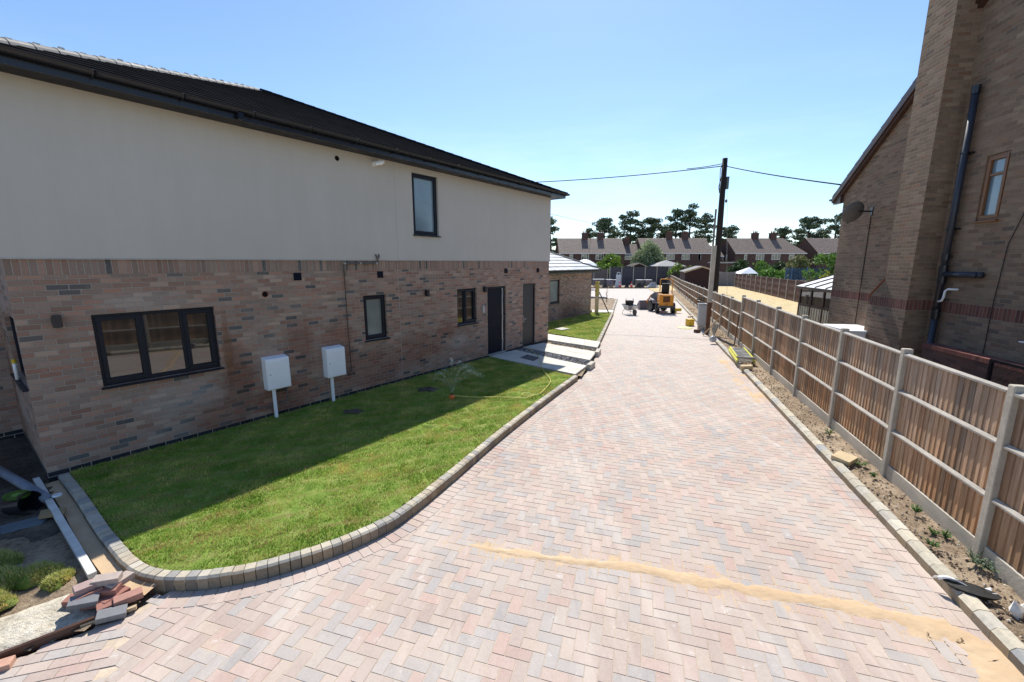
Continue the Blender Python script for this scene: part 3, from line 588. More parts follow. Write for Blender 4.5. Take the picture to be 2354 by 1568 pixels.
# ------------------------------------------------------------ windows, walls, roofs
def wall_face(b, x0, x1, z0, z1, holes, reveal=.1, y=0.0):      # face looks to -y
    xs = sorted({x0, x1, *[h[0] for h in holes], *[h[1] for h in holes]}); zs = sorted({z0, z1, *[h[2] for h in holes], *[h[3] for h in holes]})
    for a, c in zip(xs, xs[1:]):
        for d, e in zip(zs, zs[1:]):
            if any(h[0] <= a and c <= h[1] and h[2] <= d and e <= h[3] for h in holes): continue
            b.poly([(a, y, d), (c, y, d), (c, y, e), (a, y, e)])
    for h in holes:
        a, c, d, e = h; r = y+reveal
        b.poly([(a, y, d), (a, r, d), (a, r, e), (a, y, e)][::-1]); b.poly([(c, y, d), (c, r, d), (c, r, e), (c, y, e)])
        b.poly([(a, y, e), (a, r, e), (c, r, e), (c, y, e)][::-1]); b.poly([(a, y, d), (a, r, d), (c, r, d), (c, y, d)])
def window(parent, x0, x1, z0, z1, loc=(0, 0, 0), rz=0, lights=(0, 1), sash=(), fm='anth', gm='glass', fw=.055, setb=.055, sill=True, name='window', sillm=None, transom=None, label=None, panelabel=None):
    b = MB(); y0, y1 = setb, setb+.06; x0 += .003; x1 -= .003; z0 += .003; z1 -= .003
    b.box(x0, x1, y0, y1, z0, z0+fw); b.box(x0, x1, y0, y1, z1-fw, z1); b.box(x0, x0+fw, y0, y1, z0+fw, z1-fw); b.box(x1-fw, x1, y0, y1, z0+fw, z1-fw)
    Wd = x1-x0; cuts = [x0+Wd*t for t in lights]
    for c in cuts[1:-1]: b.box(c-fw*.5, c+fw*.5, y0, y1, z0+fw, z1-fw)
    ztr = z0+(z1-z0)*transom if transom else None
    if ztr: b.box(x0+fw, x1-fw, y0-.002, y1-.002, ztr-fw*.5, ztr+fw*.5)
    for i, (a, c) in enumerate(zip(cuts, cuts[1:])):
        if i in sash:
            a2 = a+(fw if i == 0 else fw*.5); c2 = c-(fw if i == len(cuts)-2 else fw*.5); s = .045; q = y0-.014; r = y0+.03
            b.box(a2-.012, c2+.012, q, r, z0+fw-.012, z0+fw+s); b.box(a2-.012, c2+.012, q, r, z1-fw-s, z1-fw+.012); b.box(a2-.012, a2+s, q, r, z0+fw+s, z1-fw-s); b.box(c2-s, c2+.012, q, r, z0+fw+s, z1-fw-s)
    o = b.build(name, mats[fm], parent, loc=loc, rz=rz, bevel=.004)
    if label: o['label'] = label
    zz = [(z0+fw, (ztr or z1)-(fw*.5 if ztr else fw))]+([(ztr+fw*.5, z1-fw)] if ztr else [])
    for a, c in zip(cuts, cuts[1:]):
        for d, e in zz:
            p = MB(); p.box(a+fw*.4, c-fw*.4, y0+.034, y0+.046, d-.01, e+.01); p.build('pane', mats[gm], o)
    if sill:
        p = MB(); p.prism([(-.06, z0-.035), (-.06, z0-.01), (y0+.05, z0+.0), (y0+.05, z0-.035)], 'x', x0-.03, x1+.03); p.build('sill', mats[sillm or fm], o, bevel=.004)
    return o
def roof_plane(b, A, B_, Tb, Ta, n, th=.014):      # eave A-B, top Ta-Tb, courses stepped
    A, B_, Ta, Tb = map(Vector, (A, B_, Ta, Tb)); up = ((B_-A).cross((Ta+Tb)/2-(A+B_)/2)).normalized()
    if up.z < 0: up = -up
    for i in range(n):
        t0, t1 = i/n, (i+1)/n; a0, b0, a1, b1 = A.lerp(Ta, t0), B_.lerp(Tb, t0), A.lerp(Ta, t1), B_.lerp(Tb, t1); u = up*th
        b.poly([a0+u, b0+u, b1+u*.1, a1+u*.1] if (b1-a1).length > 1e-4 else [a0+u, b0+u, b1+u*.1]); b.poly([a0-u*.2, b0-u*.2, b0+u, a0+u])
def ridge_line(P, Q, r=.12, step=.33, seg=7):
    P, Q = Vector(P), Vector(Q); L = (Q-P).length; d = (Q-P)/L; sd_ = d.cross(Vector((0, 0, 1))).normalized(); up = sd_.cross(d).normalized(); b = MB(); n = int(L/step)
    for i in range(n):
        base = len(b.v)
        for t, rr in ((i*step, r*1.07), (i*step+step, r*.97)):
            for k in range(seg+1): a = math.pi*k/seg; b.v.append(tuple(P+d*t+sd_*math.cos(a)*rr+up*(math.sin(a)*rr-.015)))
        for k in range(seg): b.face([base+k, base+k+1, base+seg+2+k, base+seg+1+k])
        b.face([base+k for k in range(seg+1)])
    return b
def gutter(b, P, Q, r=.06, n=8):
    P, Q = Vector(P), Vector(Q); d = (Q-P).normalized(); sd_ = d.cross(Vector((0, 0, 1))).normalized(); base = len(b.v)
    for p in (P, Q):
        for rr in (r, r-.008):
            for k in range(n+1): a = math.pi+math.pi*k/n; b.v.append(tuple(p+sd_*math.cos(a)*rr+Vector((0, 0, math.sin(a)*rr))))
    m_ = n+1
    for lay in (0, 1):
        for k in range(n): b.face([base+lay*m_+k, base+lay*m_+k+1, base+2*m_+lay*m_+k+1, base+2*m_+lay*m_+k])
    for k in (0, n): b.face([base+k, base+m_+k, base+3*m_+k, base+2*m_+k])
    b.face([base+k for k in range(m_)]); b.face([base+2*m_+k for k in range(m_)])

# ------------------------------------------------------------ left house
HH = R(36.67); HO = (-6.575, 5.56, 0); HRZ = R(90)-HH; HL, HD = 13.35, 13.2
H = thing('house', 'new two-storey house, cream render over pinkish brick, dark hipped roof', 'house', HO, HRZ)
WIN = [(.73, 2.29, 1.16, 2.25), (5.27, 5.9, 1.2, 2.25), (8.36, 9.21, 1.2, 2.25)]; D1 = (9.72, 10.67, .06, 2.25); D2 = (11.65, 12.44, .05, 2.27)
b = MB(); wall_face(b, 0, HL, -.2, 3.05, WIN+[D1, D2])
EW = (.06+.05, 1.6, 1.29, 2.27)      # opening in the gable-side wall, along y
b2 = MB(); wall_face(b2, -HD, 0, -.2, 3.05, [(-EW[1], -EW[0], EW[2], EW[3])])
Mr = Matrix.Rotation(R(-90), 4, 'Z')   # wall looking to -x
b3v = [tuple(Mr @ Vector(v)) for v in b2.v]; off = len(b.v); b.v += b3v
for f in b2.f: b.face([off+i for i in f])
b.poly([(HL, 0, -.2), (HL, HD, -.2), (HL, HD, 3.05), (HL, 0, 3.05)]); b.poly([(HL, HD, -.2), (0, HD, -.2), (0, HD, 3.05), (HL, HD, 3.05)])
b.poly([(.3, .3, .0), (HL-.3, .3, .0), (HL-.3, HD-.3, .0), (.3, HD-.3, 0)])
b.poly([(-7, 2.75, -.2), (-.001, 2.75, -.2), (-.001, 2.75, 3.05), (-7, 2.75, 3.05)]); b.poly([(-7, 2.75, 3.05), (-.001, 2.75, 3.05), (-.001, 9, 3.05), (-7, 9, 3.05)])
b.build('brick_wall', mats['brick_l'], H)
UW = (6.83, 7.7, 3.7, 5.2); yo = -.022; zt = 5.34
b = MB(); wall_face(b, -.022, HL+.022, 3.05, zt, [UW], .11, yo)
b.poly([(-.022, HD, 3.05), (-.022, yo, 3.05), (-.022, yo, zt), (-.022, HD, zt)]); b.poly([(HL+.022, yo, 3.05), (HL+.022, HD, 3.05), (HL+.022, HD, zt), (HL+.022, yo, zt)]); b.poly([(HL, HD, 3.05), (0, HD, 3.05), (0, HD, zt), (HL, HD, zt)])
b.poly([(-.022, yo, 3.05), (HL+.022, yo, 3.05), (HL+.022, .02, 3.05), (-.022, .02, 3.05)][::-1])
b.build('render_wall', mats['render'], H)
b = MB(); b.box(-.03, HL+.03, -.032, -.022, 3.045, 3.062); b.build('render_bead', mats['joint'], H)
b = MB(); b.box(6.284, 6.296, -.003, .01, .08, 3.04); b.build('movement_joint', simple('mastic joint', (.42, .34, .30), .8), H)
b = MB(); b.box(6.30, 6.306, -.0245, -.01, 3.07, 5.33); b.build('render_joint', mats['joint'], H)
window(H, *WIN[0], lights=(0, .365, .70, 1), sash=(0, 2)); window(H, *WIN[1], gm='glass_f', sash=(0,)); window(H, *WIN[2], lights=(0, .42, 1), sash=(1,)); window(H, *UW, loc=(0, -.022, 0), gm='glass_b', sash=(0,))
window(H, -EW[1], -EW[0], EW[2], EW[3], rz=R(-90), lights=(0, .5, 1))
# front door
b = MB(); x0, x1, z0, z1 = D1; y0, y1 = .05, .12; b.box(x0, x0+.05, y0, y1, z0, z1); b.box(x1-.09, x1, y0, y1, z0, z1); b.box(x0+.05, x1-.09, y0, y1, z1-.06, z1)
df = b.build('door', mats['anth'], H, bevel=.004)
b = MB(); b.box(x0+.055, x1-.15, y0+.02, y0+.06, z0+.03, z1-.065); b.build('door_leaf', mats['anthd'], df, bevel=.005)
b = MB(); b.box(x1-.145, x1-.095, y0+.005, y0+.045, z0+.02, z1-.07)
for zc in (.35, 1.15, 1.95): b.box(x1-.135, x1-.105, y0-.012, y0+.004, zc, zc+.11)
b.build('hinge_strip', mats['galv'], df); b = MB(); b.box(x0, x1, -.02, y1, z0-.02, z0+.02); b.build('threshold', mats['galv'], df)
x0, x1, z0, z1 = D2; b = MB(); b.box(x0, x0+.045, .04, .12, z0, z1); b.box(x1-.045, x1, .04, .12, z0, z1); b.box(x0+.045, x1-.045, .04, .12, z1-.045, z1)
df = b.build('store_door', mats['black'], H); df['label'] = 'plain grey steel store door'
b = MB(); b.box(x0+.05, x1-.05, .055, .09, z0+.015, z1-.05); b.build('door_leaf', mats['steel'], df, bevel=.004)
b = MB(); b.tube([(x0+.13, .05, 1.02), (x0+.13, .015, 1.02), (x0+.25, .015, 1.02)], .009, 8); b.box(x0+.115, x0+.145, .048, .056, .9, 1.12); b.build('handle', mats['galv'], df)
# vents
for a, c, d, e in ((3.72, 3.87, 2.65, 2.8), (5.69, 5.84, 2.65, 2.8), (10.59, 10.74, 2.66, 2.81), (12.5, 12.65, 2.65, 2.8)):
    b = MB(); b.box(a, c, -.02, 0.001, d, e)
    for k in range(4): zc = d+.02+k*.033; b.prism([(-.032, zc), (-.021, zc+.022), (-.019, zc+.022), (-.019, zc)], 'x', a+.01, c-.01)
    b.build('vent', mats['anthd'], H)
for (s_, z_, y_) in ((3.15, 2.41, 0), (4.84, 5.15, -.022)):
    b = MB(); Mh = Matrix.Translation((s_, y_, z_)) @ Matrix.Rotation(R(90), 4, 'X'); n = 24
    b.lathe([(.05, -.01), (.05, .004), (.06, .004), (.06, -.01)], Mh, 24, cap=False); o = b.build('core_hole_rim', mats['terra'] if z_ < 3 else mats['joint'], H)
    b = MB(); b.lathe([(.0515, .0015), (.0005, .0015)], Mh, 24); b.build('hole', simple('hole shadowed clay', (.012, .008, .007), .9), o)
# soil / waste pipe
b = MB(); b.tube([(4.81, -.05, 2.72), (4.81, -.05, 2.96), (4.86, -.05, 2.985), (5.62, -.05, 2.985), (5.68, -.05, 3.0), (5.69, -.05, 3.09), (5.66, -.06, 3.13)], .021, 10)
b.tube([(5.69, -.05, 3.09), (5.73, -.055, 3.14), (5.74, -.03, 3.19)], .016, 8); b.tube([(5.66, -.06, 3.13), (5.65, -.03, 3.19)], .016, 8)
wp = b.build('waste_pipe', mats['pipe_gr'], H, smooth=True)
for x in (4.83, 5.22, 5.64): b = MB(); b.tube([(x-.02, -.05, 2.985), (x+.02, -.05, 2.985)], .028, 10); b.build('collar', mats['joint'], wp)
b = MB(); b.tube([(4.81, -.035, 2.73), (4.815, -.03, 1.6), (4.83, -.03, .55)], .009, 8); gp = b.build('copper_pipe', simple('sleeved copper pipe', (.07, .045, .035), .5), H)
for z_ in (2.55, 1.75, 1.45, .95, .5): b = MB(); b.box(4.8, 4.84, -.042, 0, z_, z_+.018); b.build('clip', mats['terra'], gp)
b = MB(); b.box(9.455, 9.545, -.03, 0, 1.47, 1.7); b.build('intercom', mats['galv'], H, bevel=.004)
# eaves, gutters, roof
eo = .42; ee = .38; ze = 5.34
b = MB(); b.box(-ee, HL+ee, -eo, -.024, ze, ze+.012); b.box(HL+.024, HL+ee, -.02, HD+.4, ze, ze+.012); b.box(-ee, -.024, -.02, HD+.4, ze, ze+.012); b.build('soffit', mats['anth'], H)
b = MB(); b.box(-ee, HL+ee, -eo-.02, -eo-.002, ze-.015, ze+.125); b.box(HL+ee+.002, HL+ee+.02, -eo, HD+.4, ze-.015, ze+.17); b.box(-ee-.02, -ee-.002, -eo, HD+.4, ze-.015, ze+.17); b.build('fascia', mats['black'], H)
b = MB(); gutter(b, (HL+ee+.1, -eo-.085, ze+.14), (-ee-.1, -eo-.085, ze+.14)); gutter(b, (HL+ee+.085, HD, ze+.14), (HL+ee+.085, -eo-.1, ze+.14)); gutter(b, (-ee-.085, -eo-.1, ze+.14), (-ee-.085, HD, ze+.14))
gt = b.build('gutter', mats['black'], H, smooth=True)
for k in range(14):
    b = MB(); x = .1+k*.98; b.tube([(x-.015, -eo-.085+.068*math.cos(a), ze+.14+.068*math.sin(a)) for a in ()] or [(x, -eo-.155, ze+.14), (x, -eo-.13, ze+.085), (x, -eo-.085, ze+.066), (x, -eo-.02, ze+.09)], .011, 5); b.build('bracket', mats['black'], gt)
b = MB(); b.box(2.8, 2.88, -eo-.125, -eo-.045, ze-.02, ze+.08); b.build('gutter_outlet', mats['anth'], gt)
sp = (.4613); zr = ze+.12; ex0, ex1, ey0, ey1 = -ee-.03, HL+ee+.03, -eo-.06, HD+eo; half = (ey1-ey0)/2; ax = (ex0+ex1)/2; hl = (ex1-ex0)/2
A, B_, C_, D_ = (ex0, ey0, zr), (ex1, ey0, zr), (ex1, ey1, zr), (ex0, ey1, zr); zapex = 8.32+.06; T = (6.47, 6.6, zapex)
b = MB(); n = 24; roof_plane(b, A, B_, T, T, n); roof_plane(b, B_, C_, T, T, n); roof_plane(b, C_, D_, T, T, n); roof_plane(b, D_, A, T, T, n)
rf = b.build('roof', mats['tile_dark'], H)
ridge_line(B_, T, .085).build('hip_tiles', mats['tile_dark'], rf, smooth=False)
ridge_line(A, T, .075, .42).build('ridge_tiles', mats['ridge'], rf)
Av, Tv = Vector(A), Vector(T)
for k in range(1, 22):
    p = Av.lerp(Tv, k/23); up = Vector((0, 0, .075)); M_ = Matrix.Translation(p+up); b = MB(); b.box(-.035, .035, -.03, .03, -.05, -.01+.008*(k % 3), M_); b.build('mortar_dab', mats['mortar'], rf)

# things fixed to the house
def wall_light(s_, z_, label):
    p = Vector(HO)+Matrix.Rotation(HRZ, 3, 'Z') @ Vector((s_, 0, z_)); t = thing('wall_light', label, 'wall light', p, HRZ, 'black wall lights on the brick house')
    b = MB(); b.box(-.03, .03, -.02, 0, -.06, .06); b.build('back_plate', mats['black'], t); b = MB(); b.box(-.045, .045, -.11, -.02, -.085, .085); b.build('lamp_body', mats['black'], t, bevel=.008)
    b = MB(); b.lathe([(.03, -.0865), (.03, -.0845)], Matrix.Translation((0, -.065, 0)), 16); b.build('lens', mats['glass_f'], t)
wall_light(.375, 2.2, 'black box wall light left of the three-light window, near the house corner'); wall_light(7.17, 2.21, 'black box wall light between the narrow window and the two-light window'); wall_light(9.54, 2.19, 'black box wall light beside the front door')
Lw = Matrix.Rotation(HRZ, 3, 'Z')
def HP(x, y, z): return Vector(HO)+Lw @ Vector((x, y, z))
t = thing('security_light', 'white security floodlight under the eaves of the rendered wall', 'security light', HP(5.75, -.022, 5.2), HRZ)
b = MB(); b.lathe([(.055, 0), (.055, .03)], Matrix.Rotation(R(90), 4, 'X'), 16); b.build('base', mats['white_pl'], t, smooth=False)
b = MB(); b.tube([(0, -.03, 0), (.02, -.1, .0)], .018, 8); b.tube([(-.06, -.12, -.03), (.1, -.14, .03)], [.045, .055], 14); b.build('lamp_head', mats['white_pl'], t)
b = MB(); b.tube([(.09, -.14, .03), (.15, -.15, .05)], [.03, .04], 12); b.build('sensor', mats['white_pl'], t)
def meter(s0, s1, ztop, zbot, legx, label):
    t = thing('meter_box', label, 'meter box', HP((s0+s1)/2, 0, 0), HRZ, 'white meter boxes on the brick wall'); w = (s1-s0)/2
    b = MB(); b.prism([(-.001, zbot), (-.19, zbot), (-.19, ztop-.02), (-.17, ztop), (-.001, ztop+.03)], 'x', -w, w); b.build('cabinet', mats['white_pl'], t, bevel=.012)
    b = MB(); b.box(-w+.015, w-.015, -.202, -.191, zbot+.02, ztop-.06); d = b.build('door', mats['white_pl'], t, bevel=.006)
    b = MB(); b.lathe([(.01, 0), (.01, .004)], Matrix.Translation((-w+.06, -.202, (ztop+zbot)/2)) @ Matrix.Rotation(R(90), 4, 'X'), 10); b.build('lock', mats['black'], d)
    b = MB(); b.box(legx-.028, legx+.028, -.13, -.08, -.05, zbot); b.build('duct', mats['white_pl'], t, bevel=.006)
meter(2.95, 3.39, 1.19, .58, -.09, 'larger white meter box on a duct, nearer the big window'); meter(4.17, 4.6, 1.19, .56, -.09, 'white meter box further along the wall, below the thin pipe')
t = MB(); t.tube([HP(3.36, -.05, .57), HP(3.36, -.05, .33), HP(3.34, -.05, .26), HP(3.1, -.05, .24), HP(2.75, -.04, .24)], .012, 8)
tag(t.build('gas_pipe', mats['pipe_gr'], smooth=True), 'dark bent pipe running low on the brick wall below the larger meter box', 'pipe')
# sealant tube on the side window sill
p = HP(-.03, .95, 1.29); t = thing('sealant_tube', 'white sealant tube with yellow cap standing on the side window sill', 'sealant tube', p)
b = MB(); b.lathe([(.024, 0), (.024, .24), (.02, .25)], None, 14); b.build('tube_body', mats['white_pl'], t, smooth=True); b = MB(); b.lathe([(.027, .25), (.027, .3), (.02, .31)], None, 14); b.build('cap', simple('yellow cap', (.6, .42, .02), .4), t)
b = MB(); b.tube([(0, 0, 0), (.4, .0, .8)], .05, 8)

# ------------------------------------------------------------ bungalow beyond
BL = 9.0; bfar = Vector((4.72, 25.4, 0)); bd = Vector((math.sin(HH), math.cos(HH), 0)); BO = bfar-bd*BL
Bn = thing('bungalow', 'single-storey brick bungalow with pale tiled hipped roof beyond the main house', 'bungalow', BO, HRZ)
ze2 = 2.45; bw_ = (5.2, 6.05, .9, 2.05)
wx0 = 0
b = MB(); wall_face(b, 0, BL, -.2, ze2, [(4.35, 5.3, .95, 2.12)]); b.poly([(BL, 0, -.2), (BL, 9, -.2), (BL, 9, ze2), (BL, 0, ze2)]); b.poly([(0, 9, -.2), (0, 0, -.2), (0, 0, ze2), (0, 9, ze2)]); b.build('brick_wall', mats['brick_b'], Bn)
window(Bn, 4.35, 5.3, .95, 2.12, gm='glass_f')
b = MB(); b.box(-.3, BL+.3, -.32, -.0, ze2, ze2+.012); b.box(BL+.002, BL+.3, .0, 9, ze2, ze2+.012); b.build('soffit', mats['white_pl'], Bn); b = MB(); b.box(-.3, BL+.3, -.34, -.322, ze2-.02, ze2+.14); b.box(BL+.302, BL+.32, -.34, 9, ze2-.02, ze2+.14); b.build('fascia', mats['black'], Bn)
b = MB(); gutter(b, (BL+.35, -.4, ze2+.13), (-.35, -.4, ze2+.13)); b.build('gutter', mats['black'], Bn, smooth=True)
zz = ze2+.16; A, B_, C_, D_ = (-.35, -.38, zz), (BL+.35, -.38, zz), (BL+.35, 9.4, zz), (-.35, 9.4, zz); hy = 4.9; T1 = (5.2, 4.5, zz+4.88*.42); T0 = (3.8, 4.5, zz+4.88*.42)
b = MB(); roof_plane(b, A, B_, T1, T0, 12, .035); roof_plane(b, B_, C_, T1, T1, 12, .035); roof_plane(b, C_, D_, T0, T1, 12, .035); roof_plane(b, D_, A, T0, T0, 12, .035); rf = b.build('roof', mats['tile_pale'], Bn)
ridge_line(B_, T1, .1).build('hip_tiles', mats['ridge'], rf)

# ------------------------------------------------------------ right house
RH = R(11); RO = (9.31, 12.42, 0); RRZ = R(90)-RH
Q = thing('neighbour_house', 'brown brick gable-ended house with tall chimney breast on the right', 'house', RO, RRZ)
Rw = Matrix.Rotation(RRZ, 3, 'Z')
def RP(x, y, z): return Vector(RO)+Rw @ Vector((x, y, z))
rz_e, rslope, GW = 5.0, .717, 12.6; rw = (-4.95, -4.49, 3.74, 4.86)
b = MB(); wall_face(b, 0, GW, -.2, rz_e, [(4.49, 4.95, 3.74, 4.86)]); b.poly([(0, 0, rz_e), (GW, 0, rz_e), (GW/2, 0, rz_e+rslope*GW/2)]); b.poly([(0, 9, -.2), (0, 0, -.2), (0, 0, rz_e), (0, 9, rz_e)]); b.poly([(GW, 0, -.2), (GW, 9, -.2), (GW, 9, rz_e), (GW, 0, rz_e)])
M180 = Matrix.Rotation(math.pi, 4, 'Z'); b.v = [tuple(M180 @ Vector(v)) for v in b.v]; b.build('brick_wall', mats['brick_r'], Q)
window(Q, 4.49, 4.95, 3.74, 4.86, rz=math.pi, fm='wood_gold', gm='glass_b', transom=.7, sash=(0,), fw=.045, setb=.02)
# chimney breast with shoulder
chx0, chx1, cho, zc1 = -3.79, -3.0, .42, 11.6
b = MB(); b.prism([(chx0, -.2), (chx1+.48, -.2), (chx1+.48, 2.2), (chx1, 2.62), (chx1, zc1), (chx0, zc1)], 'y', .0, cho)
ch = b.build('chimney', mats['brick_r'], Q); b = MB(); b.box(chx0-.04, chx1+.04, -.04+.02, cho+.04, zc1, zc1+.15); b.build('chimney_cap', mats['concrete'], ch)
b = MB(); b.prism([(chx1+.50, 2.2), (chx1+.02, 2.62), (chx1+.005, 2.66), (chx1+.52, 2.21)], 'y', .0, cho+.02); b.build('shoulder_tiles', mats['terra'], ch)
# roof + verge
b = MB(); ov = .35; oh = .12; apz = rz_e+rslope*GW/2; zl = rz_e-ov*rslope
def RT(x, z): return z+.12
A, B_, T0, T1 = (ov, oh, zl+.14), (ov, -9.2, zl+.14), (-GW/2, oh, apz+.14), (-GW/2, -9.2, apz+.14)
roof_plane(b, A, B_, T1, T0, 22, .03); A2, B2 = (-GW-ov, oh, zl+.14), (-GW-ov, -9.2, zl+.14); roof_plane(b, B2, A2, T0, T1, 22, .03); b.build('roof', mats['tile_r'], Q)
b = MB()
for sx in (0, 1):
    def X(x): return x if sx == 0 else -GW-x
    b.prism([(X(ov), zl-.06), (X(ov), zl+.125), (-GW/2, apz+.125), (-GW/2, apz-.09)], 'y', oh-.02, oh+.02)
    b.prism([(X(ov-.1), zl-.09+.02), (X(ov-.1), zl+.1), (-GW/2, apz+.09), (-GW/2, apz-.16)], 'y', .002, oh-.021)
b.build('barge_board', mats['wood_dk'], Q)
b = MB(); b.prism([(ov+.02, zl-.1), (ov+.02, zl+.08), (.001, zl+.3), (.001, zl-.1)], 'y', -.0, oh-.03); b.build('box_end', mats['wood_dk'], Q)
b = MB(); gutter(b, (ov+.08, oh+.03, zl+.06), (ov+.08, -9, zl+.06)); b.build('gutter', mats['black'], Q)
# soil stack
px = -4.12
b = MB(); b.tube([(px, .1, -.1), (px, .1, 1.95)], .055, 14); b.tube([(px, .1, 2.05), (px, .1, 6.08)], .055, 14); b.tube([(px, .1, 2.78), (px-.76, .1, 2.78)], .055, 14); b.tube([(px-.76, .1, 2.78), (px-.78, .02, 2.78)], .055, 14)
st = b.build('soil_pipe', simple('grey black soil pipe', (.028, .032, .045), .38, .1, 5, .05, spec=.5), Q, smooth=True)
b = MB()
for z0_, z1_, r_ in ((1.9, 2.1, .066), (2.6, 2.95, .068), (3.05, 3.17, .064), (6.02, 6.16, .064)): b.tube([(px, .1, z0_), (px, .1, z1_)], r_, 14)
for z_ in (3.62, 4.98): b.tube([(px, .1, z_), (px, .1, z_+.035)], .06, 12); b.box(px-.09, px+.09, .002, .06, z_, z_+.03)
b.build('socket', mats['black'], st)
b = MB(); b.tube([(px-.03, .12, 2.25), (px-.12, .12, 2.27), (px-.15, .12, 2.34), (px-.16, .12, 2.46), (px-.22, .12, 2.5), (px-.34, .03, 2.5)], .02, 8); b.build('overflow_pipe', mats['white_pl'], st, smooth=True)
b = MB(); b.tube([(-1.38, .012, 1.0), (-1.38, .012, 4.2)], .009, 6); b.build('cable', mats['black'], Q)
b = MB(); b.tube([(-5.2, .012, .5), (-5.2, .012, 2.3), (-5.25, .012, 3.3), (-5.55, .012, 4.2)], .006, 6); b.build('cable', mats['black'], Q)
# satellite dish
t = thing('satellite_dish', 'grey satellite dish bracketed to the brown gable wall', 'satellite dish', RP(-1.38, 0, 4.27), RRZ)
b = MB(); b.box(-.04, .04, 0, .02, -.1, .1); b.tube([(0, .02, 0), (.0, .28, .0), (.05, .34, .03)], .018, 8); b.build('bracket', mats['black'], t)
Md = Matrix.Translation((.02, .38, -.03)) @ Vector((.86, .12, .42)).to_track_quat('Z', 'Y').to_matrix().to_4x4() ; b = MB()
b.lathe([(.001, .0), (.12, .012), (.22, .04), (.29, .075), (.293, .07), (.22, .03), (.12, .002), (.001, -.008)], Md @ Matrix.Diagonal((.86, .95, .9, 1)), 28); b.build('dish', simple('dull grey dish', (.11, .105, .10), .6), t, smooth=True)
b = MB(); b.tube([Md @ Vector((0, -.3, .05)), Md @ Vector((0, -.16, .42))], .01, 6); b.tube([Md @ Vector((0, -.13, .36)), Md @ Vector((0, -.18, .45))], .03, 10); b.build('receiver_arm', mats['black'], t)
# white box and lean-to behind the fence
b = MB(); b.box(-2.62, -1.5, .02, .78, -.1, 1.36)
t = thing('storage_box', 'white flat-topped storage box between the gable wall and the fence', 'storage box', RO, RRZ); b.build('box_body', mats['white_pl'], t, bevel=.01); b = MB(); b.box(-2.66, -1.46, .0, .82, 1.362, 1.41); b.build('lid', mats['white_pl'], t, bevel=.01)
t = thing('low_brick_wall', 'low dark red brick wall along the foot of the gable house', 'low wall', RO, RRZ); b = MB(); b.box(-10, -4.35, .14, .36, -.1, 1.36); b.build('wall_body', mats['brick_t'], t)
cop = brick_mat('coping brick', [(0, (.17, .06, .05)), (.5, (.22, .08, .06)), (.8, (.13, .05, .045))], (.14, .11, .1), bw=.075, bh=.225)
b = MB(); b.box(-10.02, -4.33, .125, .375, 1.362, 1.44); b.build('coping', cop, t)
t = thing('metal_gate', 'black metal frame with trellis behind the near end of the fence', 'gate', RP(-6.38, .8, 0), RRZ)
b = MB(); b.box(-1.4, 0, -.02, .02, 1.52, 1.56); b.box(-.04, 0, -.02, .02, -.1, 1.52); b.box(-1.4, -1.36, -.02, .02, -.1, 1.52); b.build('frame', mats['black'], t)
b = MB()
for k in range(-14, 14): b.tube([(-1.36 if k < 0 else -1.36+k*.1, 0, 1.5+(k*.1 if k < 0 else 0)), (max(-1.36, -1.36+k*.1)+min(1.3, 1.3-k*.1 if k > 0 else 1.3), 0, 1.5+(k*.1 if k < 0 else 0)-min(1.3, 1.3-k*.1 if k > 0 else 1.3))], .006, 4)
b.build('trellis', mats['wood_dk'], t)
t = thing('terracotta_pot', 'orange terracotta pot on a white bracket on the gable wall at the right edge', 'flower pot', RP(-6.16, .16, 1.8), RRZ); b = MB(); b.lathe([(.045, 0), (.06, .11), (.072, .11), (.072, .15), (.06, .15), (.055, .12)], None, 18); b.build('pot', mats['terra'], t, smooth=False); b = MB(); b.box(-.09, .09, -.155, .09, -.018, -.001); b.box(-.012, .012, -.155, -.135, -.14, -.019); b.build('bracket', mats['white_pl'], t)
# conservatory
t = thing('conservatory', 'brown-framed conservatory with white translucent roof behind the gable house', 'conservatory', RP(0, 0, 0), RRZ)
X0, X1, Y0, Y1 = .25, 3.7, -.75, -4.2; zE = 2.12
b = MB()
for x in (X0, 1.15, 2.0, 2.85, X1): b.box(x-.035, x+.035, Y0-.07, Y0, -.1, zE)
for z_ in (.0, 1.45, 2.04): b.box(X0+.036, X1-.036, Y0-.062, Y0-.008, z_, z_+.07)
for y in (-1.6, -2.4, -3.3, Y1): b.box(X1-.07, X1, y-.035, y+.035, -.1, zE)
b.box(X1-.062, X1-.008, Y1, Y0-.071, 2.04, 2.11); b.build('frame', mats['wood_dk'], t)
for x0_, x1_ in ((X0, 1.15), (1.15, 2.0), (2.0, 2.85), (2.85, X1)):
    b = MB(); b.box(x0_+.03, x1_-.03, Y0-.04, Y0-.03, 1.5, 2.05); b.build('pane', mats['glass'], t); b = MB(); b.box(x0_+.03, x1_-.03, Y0-.04, Y0-.03, .07, 1.46); b.build('pane', mats['glass'], t)
    b = MB(); n = 12
    for k in range(n+1): x = x0_+.06+(x1_-x0_-.12)*k/n; b.v += [(x, Y0-.025+.012*math.sin(k*2.2), .1), (x, Y0-.025+.012*math.sin(k*2.2), 1.44)]
    for k in range(n): b.face([2*k, 2*k+2, 2*k+3, 2*k+1])
    b.build('curtain', simple('cream curtain', (.6, .56, .4), .9), t)
b = MB(); yr = -2.5; zR = 2.95; A, B_ = (X0, Y0+.12, zE+.03), (X1+.12, Y0+.12, zE+.03); b.poly([A, B_, (X1-.9, yr, zR), (X0, yr, zR)]); b.poly([B_, (X1+.12, Y1, zE+.03), (X1-.9, yr, zR)]); b.poly([(X1+.12, Y1, zE+.03), (X0, Y1, zE+.03), (X0, yr, zR), (X1-.9, yr, zR)])
